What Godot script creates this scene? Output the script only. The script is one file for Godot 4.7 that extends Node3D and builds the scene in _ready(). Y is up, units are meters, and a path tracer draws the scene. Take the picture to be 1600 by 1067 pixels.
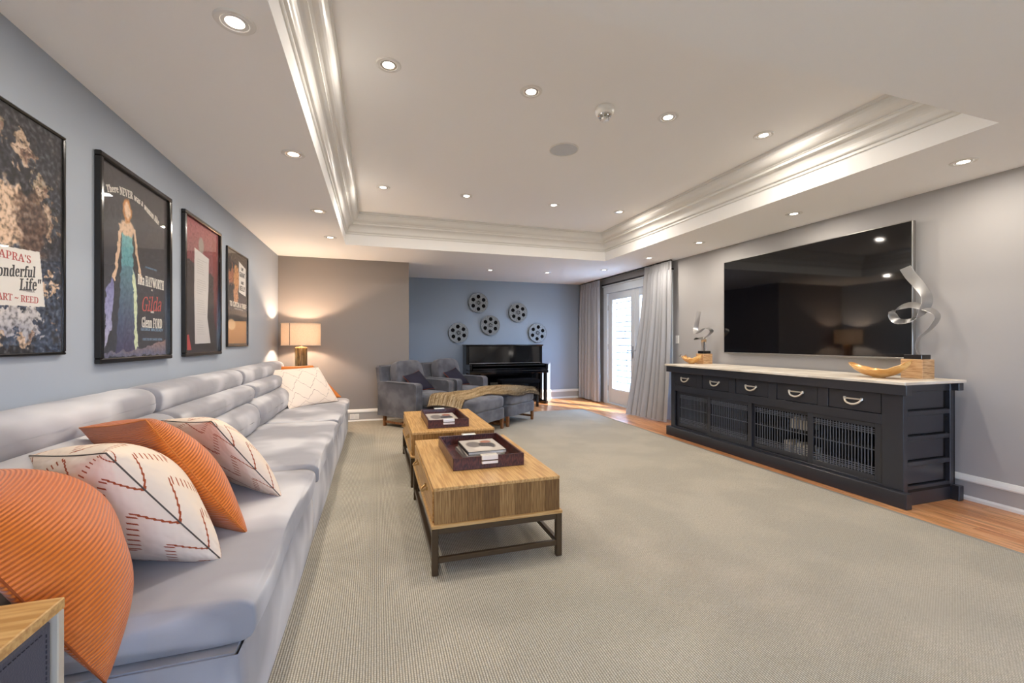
extends Node3D

# ---------------------------------------------------------------- geometry collector
class Geo:
	var v := PackedVector3Array()
	var n := PackedVector3Array()
	var uv := PackedVector2Array()
	var ix := PackedInt32Array()

	func tri(a: Vector3, b: Vector3, c: Vector3, nn: Vector3) -> void:
		var k := v.size()
		var nrm := (b - a).cross(c - a)
		if nrm.length() < 1e-12:
			return
		var cw := nrm.dot(nn) < 0.0
		v.append_array([a, b, c])
		var q := nrm.normalized() * (-1.0 if cw else 1.0)
		n.append_array([q, q, q])
		for p: Vector3 in [a, b, c]:
			uv.append(Vector2(p.x + p.z, p.y))
		if cw:
			ix.append_array([k, k + 1, k + 2])
		else:
			ix.append_array([k, k + 2, k + 1])

	func quad(a: Vector3, b: Vector3, c: Vector3, d: Vector3, nn: Vector3) -> void:
		tri(a, b, c, nn)
		tri(a, c, d, nn)

	# quad with UVs a=(0,1) b=(1,1) c=(1,0) d=(0,0)
	func pic(a: Vector3, b: Vector3, c: Vector3, d: Vector3, nn: Vector3, r := Rect2(0, 0, 1, 1)) -> void:
		var k := v.size()
		v.append_array([a, b, c, d])
		for i in 4:
			n.append(nn)
		uv.append_array([Vector2(r.position.x, r.end.y), r.end, Vector2(r.end.x, r.position.y), r.position])
		if (b - a).cross(c - a).dot(nn) < 0.0:
			ix.append_array([k, k + 1, k + 2, k, k + 2, k + 3])
		else:
			ix.append_array([k, k + 2, k + 1, k, k + 3, k + 2])

	# chamfered box: centre, size, bevel, optional basis
	func box(c: Vector3, s: Vector3, b := 0.0, B := Basis()) -> Geo:
		var h := s * 0.5
		b = minf(b, minf(h.x, minf(h.y, h.z)) * 0.95)
		var P := func(sx: int, sy: int, sz: int, f: int) -> Vector3:
			var q := Vector3(sx * h.x, sy * h.y, sz * h.z)
			if f != 0: q.x -= sx * b
			if f != 1: q.y -= sy * b
			if f != 2: q.z -= sz * b
			return c + B * q
		for f in 3:
			for sg in [-1, 1]:
				var r := []
				for e in [[-1, -1], [1, -1], [1, 1], [-1, 1]]:
					var t := [0, 0, 0]
					t[f] = sg
					t[(f + 1) % 3] = e[0]
					t[(f + 2) % 3] = e[1]
					r.append(P.call(t[0], t[1], t[2], f))
				var nn := Vector3()
				nn[f] = sg
				quad(r[0], r[1], r[2], r[3], B * nn)
		if b > 0.0:
			for f in 3:
				var g := (f + 1) % 3
				var k := (f + 2) % 3
				for s1 in [-1, 1]:
					for s2 in [-1, 1]:
						var t := [0, 0, 0]
						t[g] = s1
						t[k] = s2
						var nn := Vector3()
						nn[g] = s1
						nn[k] = s2
						t[f] = -1
						var a1: Vector3 = P.call(t[0], t[1], t[2], g)
						var a2: Vector3 = P.call(t[0], t[1], t[2], k)
						t[f] = 1
						quad(a1, a2, P.call(t[0], t[1], t[2], k), P.call(t[0], t[1], t[2], g), B * nn)
			for sx in [-1, 1]:
				for sy in [-1, 1]:
					for sz in [-1, 1]:
						tri(P.call(sx, sy, sz, 0), P.call(sx, sy, sz, 1), P.call(sx, sy, sz, 2), B * Vector3(sx, sy, sz))
		return self

	func ab(x0: float, x1: float, y0: float, y1: float, z0: float, z1: float, b := 0.0) -> Geo:
		return box(Vector3(x0 + x1, y0 + y1, z0 + z1) * 0.5, Vector3(absf(x1 - x0), absf(y1 - y0), absf(z1 - z0)), b)

	# smooth parametric surface
	func surf(fn: Callable, nu: int, nv: int, wrap := false, uvs := Vector2.ONE) -> Geo:
		var k := v.size()
		var w := nu + 1
		var ps := PackedVector3Array()
		for j in nv + 1:
			for i in w:
				ps.append(fn.call(float(i) / nu, float(j) / nv))
		var ns := PackedVector3Array()
		ns.resize(ps.size())
		for j in nv:
			for i in nu:
				var a := j * w + i
				for t in [[a, a + 1, a + w + 1], [a, a + w + 1, a + w]]:
					var q := (ps[t[1]] - ps[t[0]]).cross(ps[t[2]] - ps[t[0]])
					for e in t:
						ns[e] += q
					ix.append_array([k + t[0], k + t[2], k + t[1]])
		if wrap:
			for j in nv + 1:
				var q := ns[j * w] + ns[j * w + nu]
				ns[j * w] = q
				ns[j * w + nu] = q
		for j in nv + 1:
			for i in w:
				v.append(ps[j * w + i])
				n.append(ns[j * w + i].normalized())
				uv.append(Vector2(float(i) / nu, float(j) / nv) * uvs)
		return self

	# lathe of (r, y) points round the y axis
	func lathe(pr: Array, seg := 32, T := Transform3D()) -> Geo:
		for m in pr.size() - 1:
			var p: Vector2 = pr[m]
			var q: Vector2 = pr[m + 1]
			surf(func(a: float, t: float) -> Vector3:
				var r := lerpf(p.x, q.x, t)
				return T * Vector3(r * cos(a * TAU), lerpf(p.y, q.y, t), r * sin(a * TAU)), seg, 1, true)
		return self

	# tube through points
	func tube(pts: Array, r: float, seg := 8, closed := false, squash := 1.0) -> Geo:
		var m := pts.size()
		var fr := []
		var up := Vector3.UP
		for i in m:
			var a: Vector3 = pts[(i - 1 + m) % m] if closed or i > 0 else pts[i]
			var b: Vector3 = pts[(i + 1) % m] if closed or i < m - 1 else pts[i]
			var t := (b - a).normalized()
			var s := t.cross(up)
			if s.length() < 0.05:
				s = t.cross(Vector3(0.3, 0.1, 1).normalized())
			s = s.normalized()
			fr.append([pts[i], s, s.cross(t).normalized()])
		if closed:
			fr.append(fr[0])
		surf(func(a: float, t: float) -> Vector3:
			var f: Array = fr[roundi(t * (fr.size() - 1))]
			return f[0] + (f[1] * cos(a * TAU) + f[2] * sin(a * TAU) * squash) * r, seg, fr.size() - 1, true)
		if not closed:
			for e in [0, m - 1]:
				var f: Array = fr[e]
				var dir: Vector3 = (pts[0] - pts[1]) if e == 0 else (pts[m - 1] - pts[m - 2])
				for i in seg:
					var a := i * TAU / seg
					var b := (i + 1) * TAU / seg
					tri(f[0], f[0] + (f[1] * cos(a) + f[2] * sin(a) * squash) * r, f[0] + (f[1] * cos(b) + f[2] * sin(b) * squash) * r, dir)
		return self

	# polygon (x, y) extruded along z0..z1, placed by T
	func prism(poly: PackedVector2Array, z0: float, z1: float, T := Transform3D()) -> Geo:
		var idx := Geometry2D.triangulate_polygon(poly)
		for k in range(0, idx.size(), 3):
			for z in [z0, z1]:
				var q := []
				for e in 3:
					var p := poly[idx[k + e]]
					q.append(T * Vector3(p.x, p.y, z))
				tri(q[0], q[1], q[2], T.basis * Vector3(0, 0, -1 if z == minf(z0, z1) else 1))
		var ccw := not Geometry2D.is_polygon_clockwise(poly)
		for i in poly.size():
			var a := poly[i]
			var b := poly[(i + 1) % poly.size()]
			var d := b - a
			var o := Vector3(d.y, -d.x, 0) * (1 if ccw else -1)
			quad(T * Vector3(a.x, a.y, z0), T * Vector3(b.x, b.y, z0), T * Vector3(b.x, b.y, z1), T * Vector3(a.x, a.y, z1), T.basis * o)
		return self

	func mesh() -> ArrayMesh:
		var ar := []
		ar.resize(Mesh.ARRAY_MAX)
		ar[Mesh.ARRAY_VERTEX] = v
		ar[Mesh.ARRAY_NORMAL] = n
		ar[Mesh.ARRAY_TEX_UV] = uv
		ar[Mesh.ARRAY_INDEX] = ix
		var m := ArrayMesh.new()
		m.add_surface_from_arrays(Mesh.PRIMITIVE_TRIANGLES, ar)
		return m

# ---------------------------------------------------------------- scene helpers
var M := {}
var rng := RandomNumberGenerator.new()
var used := {}

func numbered(called: String) -> String:
	var k: int = used.get(called, -1) + 1
	used[called] = k
	return called if k == 0 else "%s_%03d" % [called, k]

func tag(o: Node3D, label: String, category := "", group := "", kind := "") -> Node3D:
	if label: o.set_meta("label", label)
	if category: o.set_meta("category", category)
	if group: o.set_meta("group", group)
	if kind: o.set_meta("kind", kind)
	return o

func thing(called: String, label: String, category: String, at := Vector3.ZERO, turn := 0.0, group := "") -> Node3D:
	var o := Node3D.new()
	o.name = numbered(called)
	add_child(o, true)
	o.position = at
	o.rotation.y = turn
	return tag(o, label, category, group)

# a part whose shape is given in the thing's own axes
func part(called: String, g, m: Material, parent: Node3D) -> MeshInstance3D:
	var o := MeshInstance3D.new()
	o.name = called
	o.mesh = g.mesh() if g is Geo else g
	o.material_override = m
	parent.add_child(o, true)
	if parent == self:
		o.name = numbered(called)
	return o

# a part whose shape is given in the room's axes
func wpart(called: String, g, m: Material, parent: Node3D) -> MeshInstance3D:
	var o := part(called, g, m, parent)
	o.transform = parent.global_transform.affine_inverse()
	return o

func struct(called: String, g, m: Material, parent: Node3D = self) -> MeshInstance3D:
	var o := part(called, g, m, parent)
	if parent == self:
		o.name = called
		o.set_meta("kind", "structure")
	return o

func noise_tex(freq: float, cols: Array, offs: Array, oct := 4, size := 512, sd := 1, normal := false, type := FastNoiseLite.TYPE_SIMPLEX_SMOOTH) -> NoiseTexture2D:
	var f := FastNoiseLite.new()
	f.seed = sd
	f.noise_type = type
	f.frequency = freq
	f.fractal_octaves = oct
	var t := NoiseTexture2D.new()
	t.width = size
	t.height = size
	t.seamless = true
	t.noise = f
	t.as_normal_map = normal
	if cols.size():
		var g := Gradient.new()
		g.offsets = PackedFloat32Array(offs)
		g.colors = PackedColorArray(cols)
		t.color_ramp = g
	return t

func mat(key: String, c: Color, rough := 0.6, metal := 0.0, spec := 0.5) -> StandardMaterial3D:
	var m := StandardMaterial3D.new()
	m.resource_name = key
	m.albedo_color = c
	m.roughness = rough
	m.metallic = metal
	m.metallic_specular = spec
	M[key] = m
	return m

func tri_tex(m: StandardMaterial3D, t: Texture2D, scale: Vector3, bump: Texture2D = null, bs := 0.1, world := false) -> void:
	m.uv1_triplanar = true
	m.uv1_world_triplanar = world
	m.uv1_scale = scale
	m.uv1_triplanar_sharpness = 6.0
	if t: m.albedo_texture = t
	if bump:
		m.heightmap_enabled = true
		m.heightmap_texture = bump
		m.heightmap_scale = bs

func rgb(r: int, g: int, b: int) -> Color:
	return Color(r / 255.0, g / 255.0, b / 255.0)

func _ready() -> void:
	rng.seed = 7
	# ------------------------------------------------ camera, sky, sun, exposure
	var cam := Camera3D.new()
	cam.name = "camera"
	cam.fov = 77.07
	cam.near = 0.05
	cam.position = Vector3(0, 1.2, 0)
	cam.rotation.y = -atan(212.0 / 670.0)
	add_child(cam)
	cam.current = true
	var env := Environment.new()
	env.background_mode = Environment.BG_SKY
	var sm := ProceduralSkyMaterial.new()
	sm.sky_top_color = rgb(120, 166, 228)
	sm.sky_horizon_color = rgb(196, 217, 245)
	sm.ground_bottom_color = rgb(120, 118, 112)
	sm.ground_horizon_color = rgb(190, 200, 210)
	sm.sky_energy_multiplier = 1.0
	env.sky = Sky.new()
	env.sky.sky_material = sm
	env.background_energy_multiplier = SKY_E
	env.tonemap_mode = Environment.TONE_MAPPER_LINEAR
	env.tonemap_exposure = EXPOSURE
	env.sdfgi_enabled = true
	env.ssao_enabled = true
	env.ssil_enabled = true
	var we := WorldEnvironment.new()
	we.name = "environment"
	we.environment = env
	add_child(we)
	var sun := DirectionalLight3D.new()
	sun.name = "sun"
	sun.light_color = rgb(255, 244, 228)
	sun.light_energy = SUN_E
	sun.light_angular_distance = 0.6
	sun.shadow_enabled = true
	sun.sky_mode = DirectionalLight3D.SKY_MODE_LIGHT_ONLY
	sun.basis = Basis.looking_at(Vector3(-0.93, -1.3, -1.25).normalized(), Vector3.UP)
	add_child(sun)

	make_materials()
	build_room()
	build_door_and_outside()
	build_ceiling_fittings()
	build_sofa()
	build_pillows()
	build_side_table()
	build_coffee_tables()
	build_chairs()
	build_cabinet()
	build_television()
	build_sculptures()
	build_piano()
	build_lamp()
	build_posters()
	build_small_fittings()

const SKY_E := 14.0
const SUN_E := 2.8
const EXPOSURE := 1.75
const DOWN_E := 0.5
const CEIL := 2.42
const TRAY := 2.80
const XL := -1.33
const XR := 4.29
const ZS := -6.8
const ZB := -8.35
const ZF := 2.6
const DOWN_COLOR := Color(1.0, 0.955, 0.90)

# ---------------------------------------------------------------- materials
func make_materials() -> void:
	mat("ceiling", rgb(249, 249, 248), 0.85, 0, 0.3)
	mat("trim", rgb(230, 229, 225), 0.4, 0, 0.5)
	mat("wall_grey", rgb(174, 172, 171), 0.75, 0, 0.35)
	mat("wall_shade_tint", rgb(142, 136, 133), 0.75, 0, 0.35)  # the grey wall paint darkened to imitate dimmer light on the back wall
	mat("wall_daylight_tint", rgb(166, 174, 184), 0.7, 0, 0.35)  # the grey wall paint with cool daylight tinted into its colour
	mat("wall_recess", rgb(148, 161, 176), 0.7, 0, 0.35)  # bluer again: daylight from the glazed doors put into the colour
	mat("base_grey", rgb(178, 175, 172), 0.5, 0, 0.4)
	mat("black_gap", rgb(22, 23, 26), 0.5)
	# woven carpet: light ribs along z
	var im := Image.create(256, 256, false, Image.FORMAT_RGB8)
	var hm := Image.create(256, 256, false, Image.FORMAT_RGB8)
	var fn := FastNoiseLite.new()
	fn.seed = 3
	fn.frequency = 0.09
	for y in 256:
		for x in 256:
			var rib := fposmod(x / 8.0, 1.0)
			var row := int(x / 8.0)
			var st := fposmod(y / 8.0 + (0.5 if row % 2 else 0.0), 1.0)
			var h := sin(rib * PI) * (0.6 + 0.4 * sin(st * PI))
			var t := clampf(h * 0.85 + fn.get_noise_2d(x * 1.7, y * 0.7) * 0.22 + 0.05, 0.0, 1.0)
			var c := rgb(130, 124, 112).lerp(rgb(222, 214, 196), t)
			im.set_pixel(x, y, c)
			hm.set_pixel(x, y, Color(h, h, h))
	var m := mat("carpet", rgb(255, 255, 255), 0.95, 0, 0.2)
	tri_tex(m, ImageTexture.create_from_image(im), Vector3(3.2, 3.2, 3.2), ImageTexture.create_from_image(hm), 0.25)
	m.detail_enabled = true
	m.detail_blend_mode = BaseMaterial3D.BLEND_MODE_MUL
	m.detail_uv_layer = BaseMaterial3D.DETAIL_UV_2
	m.uv2_triplanar = true
	m.uv2_scale = Vector3(0.35, 0.35, 0.35)
	m.detail_albedo = noise_tex(0.008, [rgb(243, 244, 245), rgb(255, 255, 255)], [0.3, 0.7], 4, 512, 9)
	mat("carpet_edge", rgb(150, 146, 136), 0.9, 0, 0.2)
	# hardwood: three tones of plank
	for k in 3:
		var base: Color = [rgb(212, 146, 92), rgb(222, 160, 106), rgb(202, 134, 82)][k]
		var w := mat("plank_%d" % k, Color.WHITE, 0.28, 0, 0.5)
		tri_tex(w, noise_tex(0.02, [base.darkened(0.16), base, base.lightened(0.1)], [0.3, 0.5, 0.75], 5, 256, 20 + k), Vector3(7, 7, 0.45))
	# oak
	var oak := [rgb(178, 134, 78), rgb(196, 154, 96), rgb(208, 168, 110)]
	for d in [["oak_z", Vector3(9, 9, 0.5)], ["oak_y", Vector3(9, 0.5, 9)], ["oak_x", Vector3(0.5, 9, 9)]]:
		var w := mat(d[0], Color.WHITE, 0.42, 0, 0.45)
		tri_tex(w, noise_tex(0.025, oak, [0.25, 0.5, 0.75], 5, 256, 31), d[1])
	for k in 4:
		var w := mat("oak_strip_%d" % k, [Color(1, 1, 1), Color(0.86, 0.84, 0.8), Color(0.93, 0.92, 0.9), Color(0.78, 0.75, 0.7)][k], 0.45, 0, 0.4)
		tri_tex(w, noise_tex(0.03, [rgb(132, 96, 52), rgb(152, 114, 66), rgb(168, 130, 80)], [0.3, 0.5, 0.75], 5, 256, 35), Vector3(14, 0.8, 14))
	var blk := mat("block_wood", Color.WHITE, 0.5)
	tri_tex(blk, noise_tex(0.03, [rgb(172, 128, 84), rgb(200, 158, 112), rgb(214, 176, 132)], [0.2, 0.5, 0.8], 4, 256, 41), Vector3(1, 9, 1))
	mat("bronze", rgb(88, 74, 58), 0.35, 0.7)
	mat("brass", rgb(190, 160, 110), 0.3, 1.0)
	mat("pull_metal", rgb(236, 230, 218), 0.38, 0.85)
	mat("steel", rgb(190, 190, 190), 0.28, 1.0)
	mat("chrome", rgb(215, 216, 218), 0.12, 1.0)
	# velvets
	var vel := mat("sofa_velvet", Color.WHITE, 0.75, 0, 0.3)
	tri_tex(vel, noise_tex(0.006, [rgb(150, 148, 151), rgb(178, 176, 178), rgb(203, 201, 201)], [0.35, 0.52, 0.7], 3, 512, 51), Vector3(0.45, 0.45, 0.45), noise_tex(0.012, [], [], 3, 512, 52), 0.5)
	vel.rim_enabled = true
	vel.rim = 0.5
	vel.rim_tint = 0.4
	var ch := mat("chair_velvet", Color.WHITE, 0.7, 0, 0.3)
	tri_tex(ch, noise_tex(0.01, [rgb(76, 77, 84), rgb(88, 89, 96), rgb(100, 101, 108)], [0.3, 0.5, 0.7], 3, 512, 53), Vector3(0.7, 0.7, 0.7), noise_tex(0.015, [], [], 3, 256, 54), 0.4)
	ch.rim_enabled = true
	ch.rim = 0.7
	ch.rim_tint = 0.4
	mat("navy_velvet", rgb(42, 40, 54), 0.7, 0, 0.3)
	mat("rust_cloth", rgb(170, 84, 50), 0.8, 0, 0.3)
	mat("piping_dark", rgb(84, 76, 70), 0.8)
	mat("piping_orange", rgb(150, 72, 24), 0.7)
	# ribbed orange cloth
	var rb := Image.create(64, 512, false, Image.FORMAT_RGB8)
	var rc := Image.create(64, 512, false, Image.FORMAT_RGB8)
	for y in 512:
		for x in 64:
			var h := absf(sin(y / 512.0 * PI * 74.0 + 0.25 * sin(x / 64.0 * TAU)))
			rb.set_pixel(x, y, Color(h, h, h))
			rc.set_pixel(x, y, rgb(196, 92, 20).lerp(rgb(224, 122, 38), h))
	var og := mat("orange_cloth", Color.WHITE, 0.5, 0, 0.4)
	og.albedo_texture = ImageTexture.create_from_image(rc)
	og.heightmap_enabled = true
	og.heightmap_texture = ImageTexture.create_from_image(rb)
	og.heightmap_scale = 0.35
	og.rim_enabled = true
	og.rim = 0.4
	mat("orange_plain", rgb(206, 116, 44), 0.55, 0, 0.4)
	# cream cloth with stitched zigzags
	var z1 := Image.create(512, 512, false, Image.FORMAT_RGB8)
	z1.fill(rgb(234, 216, 196))
	for k in 5:
		for x in 43:
			var xx := x * 12
			var tri := absf(fposmod(xx / 171.0, 1.0) - 0.5) * 2.0
			var yy := int(k * 102 + 4 + tri * 88)
			for t in 20:
				for e in 5:
					z1.set_pixel(clampi(xx + t, 0, 511), clampi(yy + e + int(t * 0.7), 0, 511), rgb(158, 76, 44))
	var cz := mat("zigzag_cloth", Color.WHITE, 0.85, 0, 0.3)
	cz.albedo_texture = ImageTexture.create_from_image(z1)
	cz.heightmap_enabled = true
	cz.heightmap_texture = noise_tex(0.02, [], [], 3, 256, 61)
	cz.heightmap_scale = 0.6
	var z2 := Image.create(512, 512, false, Image.FORMAT_RGB8)
	z2.fill(rgb(234, 218, 202))
	for k in 5:
		var py := -1
		for x in 512:
			var tri := absf(fposmod(x / 128.0 + 0.35 * (k % 2), 1.0) - 0.5) * 2.0
			var yy := int(k * 100 + 10 + tri * 88) + (6 if (x / 16) % 2 else 0)
			for y in range(mini(yy, py if py >= 0 else yy), maxi(yy, py) + 3):
				z2.set_pixel(x, clampi(y, 0, 511), rgb(172, 150, 140))
			py = yy
	var cl := mat("zigzag_line_cloth", Color.WHITE, 0.85, 0, 0.3)
	cl.albedo_texture = ImageTexture.create_from_image(z2)
	# cabinet lacquer, gloss
	mat("cabinet_black", rgb(46, 48, 55), 0.28, 0, 0.55)
	mat("lattice_sheen_tint", rgb(84, 88, 97), 0.3, 0, 0.55)  # same lacquer as the body, lightened to imitate reflections on the bars
	mat("cabinet_inside", rgb(14, 15, 17), 0.6, 0, 0.4)
	var st := mat("stone_top", Color.WHITE, 0.35)
	tri_tex(st, noise_tex(0.01, [rgb(212, 202, 186), rgb(232, 224, 210)], [0.35, 0.65], 4, 256, 71), Vector3(1, 1, 1))
	mat("piano_black", rgb(10, 12, 16), 0.06, 0, 0.6)
	mat("screen", rgb(4, 4, 7), 0.04, 0, 0.55)
	mat("tv_frame", rgb(150, 148, 145), 0.35, 0.8)
	var gl := mat("glass", Color(1, 1, 1, 0.04), 0.02, 0, 0.5)
	gl.transparency = BaseMaterial3D.TRANSPARENCY_ALPHA
	var pg := mat("picture_glass", Color(1, 1, 1, 0.02), 0.02, 0, 0.28)
	pg.transparency = BaseMaterial3D.TRANSPARENCY_ALPHA
	mat("frame_black", rgb(18, 15, 15), 0.15, 0, 0.6)
	mat("frame_silver", rgb(205, 205, 208), 0.25, 0.9)
	# curtains
	var cu := mat("curtain", rgb(168, 169, 173), 0.85, 0, 0.3)
	cu.backlight_enabled = true
	cu.backlight = Color(0.1, 0.1, 0.1)
	cu.rim_enabled = true
	cu.rim = 0.3
	mat("door_white", rgb(214, 222, 228), 0.4)
	# lamp
	var li := Image.create(128, 128, false, Image.FORMAT_RGB8)
	var ln := FastNoiseLite.new()
	ln.seed = 5
	ln.frequency = 0.25
	for y in 128:
		for x in 128:
			var t := 0.5 + 0.5 * ln.get_noise_2d(x * 0.25, y * 2.0) + 0.25 * ln.get_noise_2d(x * 2.0 + 90, y * 0.2)
			li.set_pixel(x, y, rgb(196, 174, 150).lerp(rgb(226, 208, 186), clampf(t, 0, 1)))
	var sh := mat("lamp_linen", Color.WHITE, 0.85, 0, 0.3)
	sh.albedo_texture = ImageTexture.create_from_image(li)
	sh.uv1_scale = Vector3(6, 1.5, 1)
	sh.backlight_enabled = true
	sh.backlight = Color(0.34, 0.31, 0.275)
	var lb := mat("lamp_base", Color.WHITE, 0.35, 0.55)
	tri_tex(lb, noise_tex(0.03, [rgb(92, 76, 48), rgb(138, 116, 78)], [0.3, 0.7], 4, 256, 81), Vector3(6, 0.8, 6))
	var em := mat("bulb_glow", rgb(255, 240, 220), 0.5)
	em.emission_enabled = true
	em.emission = rgb(255, 232, 205)
	em.emission_energy_multiplier = 3.0
	var dl := mat("downlight_glow", rgb(255, 250, 244), 0.5)
	dl.emission_enabled = true
	dl.emission = rgb(255, 244, 230)
	dl.emission_energy_multiplier = 4.0
	mat("downlight_reflector", rgb(225, 222, 216), 0.25, 0.6)
	# trays and books
	var tr := mat("tray_dark", Color.WHITE, 0.3)
	tri_tex(tr, noise_tex(0.03, [rgb(44, 20, 20), rgb(72, 34, 30), rgb(96, 52, 42)], [0.3, 0.5, 0.8], 4, 256, 85), Vector3(10, 3, 1.2))
	mat("paper", rgb(226, 220, 210), 0.8)
	mat("book_black", rgb(40, 38, 38), 0.5)
	mat("book_grey", rgb(150, 146, 142), 0.5)
	var bk := Image.create(128, 96, false, Image.FORMAT_RGB8)
	bk.fill(rgb(196, 186, 174))
	blob(bk, 40, 40, 30, 26, rgb(120, 112, 106))
	blob(bk, 84, 50, 30, 30, rgb(70, 62, 60))
	blob(bk, 60, 74, 40, 16, rgb(214, 204, 192))
	blob(bk, 90, 22, 22, 12, rgb(166, 110, 88))
	var bc := mat("book_cover", Color.WHITE, 0.25)
	bc.albedo_texture = ImageTexture.create_from_image(bk)
	var ac := mat("acrylic", Color(0.97, 0.97, 0.95, 0.0), 0.05)
	ac.refraction_enabled = true
	ac.refraction_scale = 0.05
	# fur
	var fu := mat("fur", Color.WHITE, 0.9, 0, 0.2)
	fu.albedo_texture = noise_tex(0.012, [rgb(150, 126, 94), rgb(196, 172, 134), rgb(222, 206, 176)], [0.28, 0.5, 0.72], 5, 256, 91)
	fu.uv1_scale = Vector3(1.2, 4.0, 1)
	fu.heightmap_enabled = true
	fu.heightmap_texture = noise_tex(0.06, [], [], 4, 256, 92)
	fu.heightmap_scale = 1.2
	mat("fur_lining", rgb(70, 58, 48), 0.9)
	var lg := mat("chair_leg_wood", Color.WHITE, 0.4)
	tri_tex(lg, noise_tex(0.03, [rgb(104, 64, 34), rgb(142, 94, 54)], [0.3, 0.7], 4, 256, 95), Vector3(8, 1, 8))
	# reels, leather, stone, shell bowls
	var rl := mat("reel_metal", Color.WHITE, 0.42, 0.6)
	tri_tex(rl, noise_tex(0.03, [rgb(104, 108, 112), rgb(132, 136, 140)], [0.35, 0.65], 4, 256, 97), Vector3(5, 5, 5))
	mat("reel_dark", rgb(14, 14, 17), 0.8, 0, 0.2)
	var le := mat("leather", rgb(72, 72, 84), 0.42)
	tri_tex(le, null, Vector3(8, 8, 8), noise_tex(0.12, [], [], 3, 256, 98, false, FastNoiseLite.TYPE_CELLULAR), 0.04)
	mat("stitch", rgb(46, 46, 56), 0.7)
	mat("oak_edge", rgb(190, 178, 160), 0.5)
	for k in 3:
		var s := mat("stone_%d" % k, Color.WHITE, 0.9)
		var b: Color = [rgb(226, 220, 210), rgb(206, 200, 192), rgb(236, 232, 224)][k]
		tri_tex(s, noise_tex(0.02, [b.darkened(0.2), b, b.lightened(0.15)], [0.3, 0.5, 0.7], 4, 256, 101 + k), Vector3(2, 2, 2))
	mat("mortar", rgb(130, 124, 116), 0.95)
	mat("paving", rgb(196, 190, 180), 0.9)
	var sb := mat("shell_bowl", Color.WHITE, 0.25, 0.2)
	tri_tex(sb, noise_tex(0.03, [rgb(206, 148, 76), rgb(224, 172, 98), rgb(238, 200, 136)], [0.3, 0.5, 0.75], 4, 256, 111), Vector3(2, 2, 0.6))
	sb.clearcoat_enabled = true
	sb.clearcoat = 0.5
	mat("plastic_white", rgb(236, 235, 230), 0.35)
	mat("speaker_cloth", rgb(206, 210, 214), 0.8)
	for c in [["ink_white", rgb(226, 220, 208)], ["ink_red", rgb(176, 62, 58)], ["ink_black", rgb(34, 32, 34)], ["ink_blue", rgb(118, 150, 178)], ["ink_grey", rgb(150, 148, 148)]]:
		mat(c[0], c[1], 0.7)

# filled ellipse, softened at the rim
func blob(im: Image, cx: float, cy: float, rx: float, ry: float, c: Color, soft := 0.25) -> void:
	for y in range(maxi(0, int(cy - ry)), mini(im.get_height(), int(cy + ry) + 1)):
		for x in range(maxi(0, int(cx - rx)), mini(im.get_width(), int(cx + rx) + 1)):
			var d := sqrt(pow((x - cx) / rx, 2) + pow((y - cy) / ry, 2))
			if d < 1.0:
				im.set_pixel(x, y, im.get_pixel(x, y).lerp(c, clampf((1.0 - d) / soft, 0, 1)))

# painterly edges: shift every pixel by a little noise, then mottle
func warp(im: Image, amp: float, mottle: float) -> void:
	var f := FastNoiseLite.new()
	f.seed = 17
	f.frequency = 0.035
	var src: Image = im.duplicate()
	var w := im.get_width()
	var h := im.get_height()
	for y in h:
		for x in w:
			var dx := amp * f.get_noise_2d(x, y)
			var dy := amp * f.get_noise_2d(x + 400, y + 90)
			var c := src.get_pixel(clampi(int(x + dx), 0, w - 1), clampi(int(y + dy), 0, h - 1))
			var k := f.get_noise_2d(x * 2.3 + 900, y * 2.3)
			im.set_pixel(x, y, c.lightened(mottle * k) if k > 0.0 else c.darkened(-mottle * 2.0 * k))

func patch(im: Image, poly: PackedVector2Array, c: Color, c2 := Color(0, 0, 0, 0)) -> void:
	var lo := poly[0]
	var hi := poly[0]
	for p in poly:
		lo = lo.min(p)
		hi = hi.max(p)
	for y in range(maxi(0, int(lo.y)), mini(im.get_height(), int(hi.y) + 1)):
		for x in range(maxi(0, int(lo.x)), mini(im.get_width(), int(hi.x) + 1)):
			if Geometry2D.is_point_in_polygon(Vector2(x + 0.5, y + 0.5), poly):
				im.set_pixel(x, y, c.lerp(c2, (y - lo.y) / maxf(1.0, hi.y - lo.y)) if c2.a > 0 else c)

# ---------------------------------------------------------------- room
const DZ0 := -7.42
const DZ1 := -5.55
const DH := 2.17

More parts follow.
